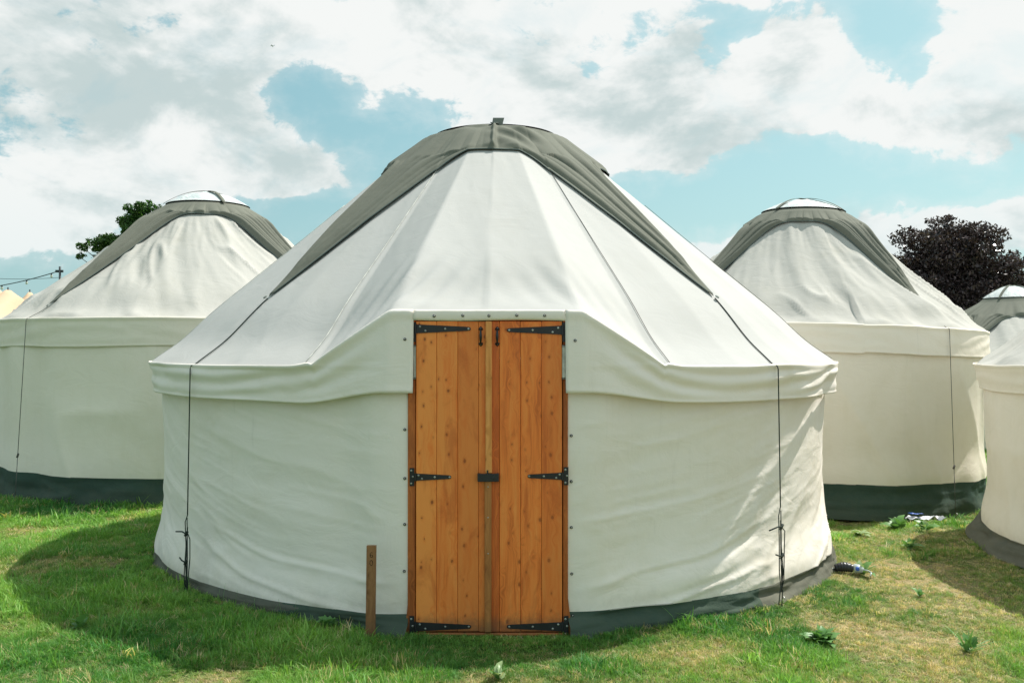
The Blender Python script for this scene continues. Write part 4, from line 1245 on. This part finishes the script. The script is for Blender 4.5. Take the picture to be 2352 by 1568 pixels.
marquee([(wp(68, 666, D)[0], wp(0, 666, D)[2], 0.9)], wp(20, 0, D)[0], wp(130, 0, D)[0], D, 6, 2.75, 'smaller peach marquee peak in front of the low green treetop')

# ------------------------------------------------------------------ string lights
D = 24
px_, py_, pz_ = wp(137, 612, D)
e = empty('light_pole', (px_, D, -0.6), label='thin dark pole with crossbar holding string lights beyond the left yurt', cat='pole')
mb = MB(); mb.tube([(0, 0, 0), (0, 0, pz_ + .6)], 0.028, 8); mb.build('post', M['post_metal'], e, True)
mb = MB(); mb.box(-.115, .085, -.02, .02, wp(0, 624, D)[2] + .58, wp(0, 620, D)[2] + .6); mb.build('crossbar', M['post_metal'], e)
m, n, out = material('bulb_glass'); finish(n, out, (0.85, 0.82, 0.70), 0.15, spec=0.6); M['bulb'] = m
e = empty('string_lights', (px_, D, 0), label='sagging string of small bulbs running left from the dark pole', cat='string lights')
def cable(a, b, sag, n_=26):
    A = Vector(wp(*a, D)); B = Vector(wp(*b, D)); pts = []
    for i in range(n_):
        t = i / (n_ - 1); p = A.lerp(B, t); p.z -= sag * 4 * t * (1 - t); pts.append(p - e.location)
    return pts
mb = MB(); c1 = cable((135, 622), (-260, 662), 0.26); mb.tube(c1, 0.012, 5); mb.build('cable', M['post_metal'], e, True)
mb = MB(); mb.tube(cable((137, 637), (-260, 600), 0.20), 0.006, 5); mb.build('cable', M['post_metal'], e, True)
bm_ = MB(); bm_.disc((0, 0, -0.05), (0, 0, -1), 0.03, 0.05, 10); bm_.disc((0, 0, -0.05), (0, 0, 1), 0.03, 0.02, 10)
bme = bm_.mesh('bulb', [M['bulb']], True)
sm_ = MB(); sm_.tube([(0, 0, 0.01), (0, 0, -0.045)], 0.02, 8); sme = sm_.mesh('socket', [M['post_metal']], True)
for bx in (117.5, 60.5, 3.8, -53, -110, -167, -224):
    X_ = (bx - 1176) / 2077 * D - e.location.x
    j = min(range(len(c1)), key=lambda k: abs(c1[k].x - X_)); p0 = c1[j]
    j2 = min(max(j + (1 if c1[j].x > X_ else -1), 0), len(c1) - 1); p1 = c1[j2]
    t = 0 if p0.x == p1.x else (X_ - p0.x) / (p1.x - p0.x); z = p0.z + (p1.z - p0.z) * t
    b = obj('bulb', bme, e, (X_, 0, z - 0.012)); obj('socket', sme, b)

# ------------------------------------------------------------------ a far-off aeroplane against the cloud
D = 900
ax, ay, az = wp(624, 104, D)
e = empty('aeroplane', (ax, ay, az), label='tiny grey aircraft far off against the clouds at upper left', cat='aeroplane')
mb = MB(); mb.tube([(-2.0, 0, 0), (-1.5, 0, 0), (1.2, 0, 0), (2.3, 0, .15)], [0.12, 0.34, 0.32, 0.1], 8)
mb.add([(-.5, -3.4, 0), (.2, -3.4, 0), (.4, 0, 0.1), (.2, 3.4, 0), (-.5, 3.4, 0), (-.7, 0, 0.1), (-.5, 0, -.08)], [(0, 1, 2, 5), (5, 2, 3, 4), (0, 6, 2, 1), (6, 4, 3, 2)])
mb.add([(1.7, 0, .1), (2.3, 0, .1), (2.4, 0, .95), (2.1, 0, .95), (2.0, .06, .1)], [(0, 1, 2, 3), (0, 4, 2, 3)])
mb.build('airframe', plain('aircraft_grey', (0.55, 0.58, 0.58)), e, True)
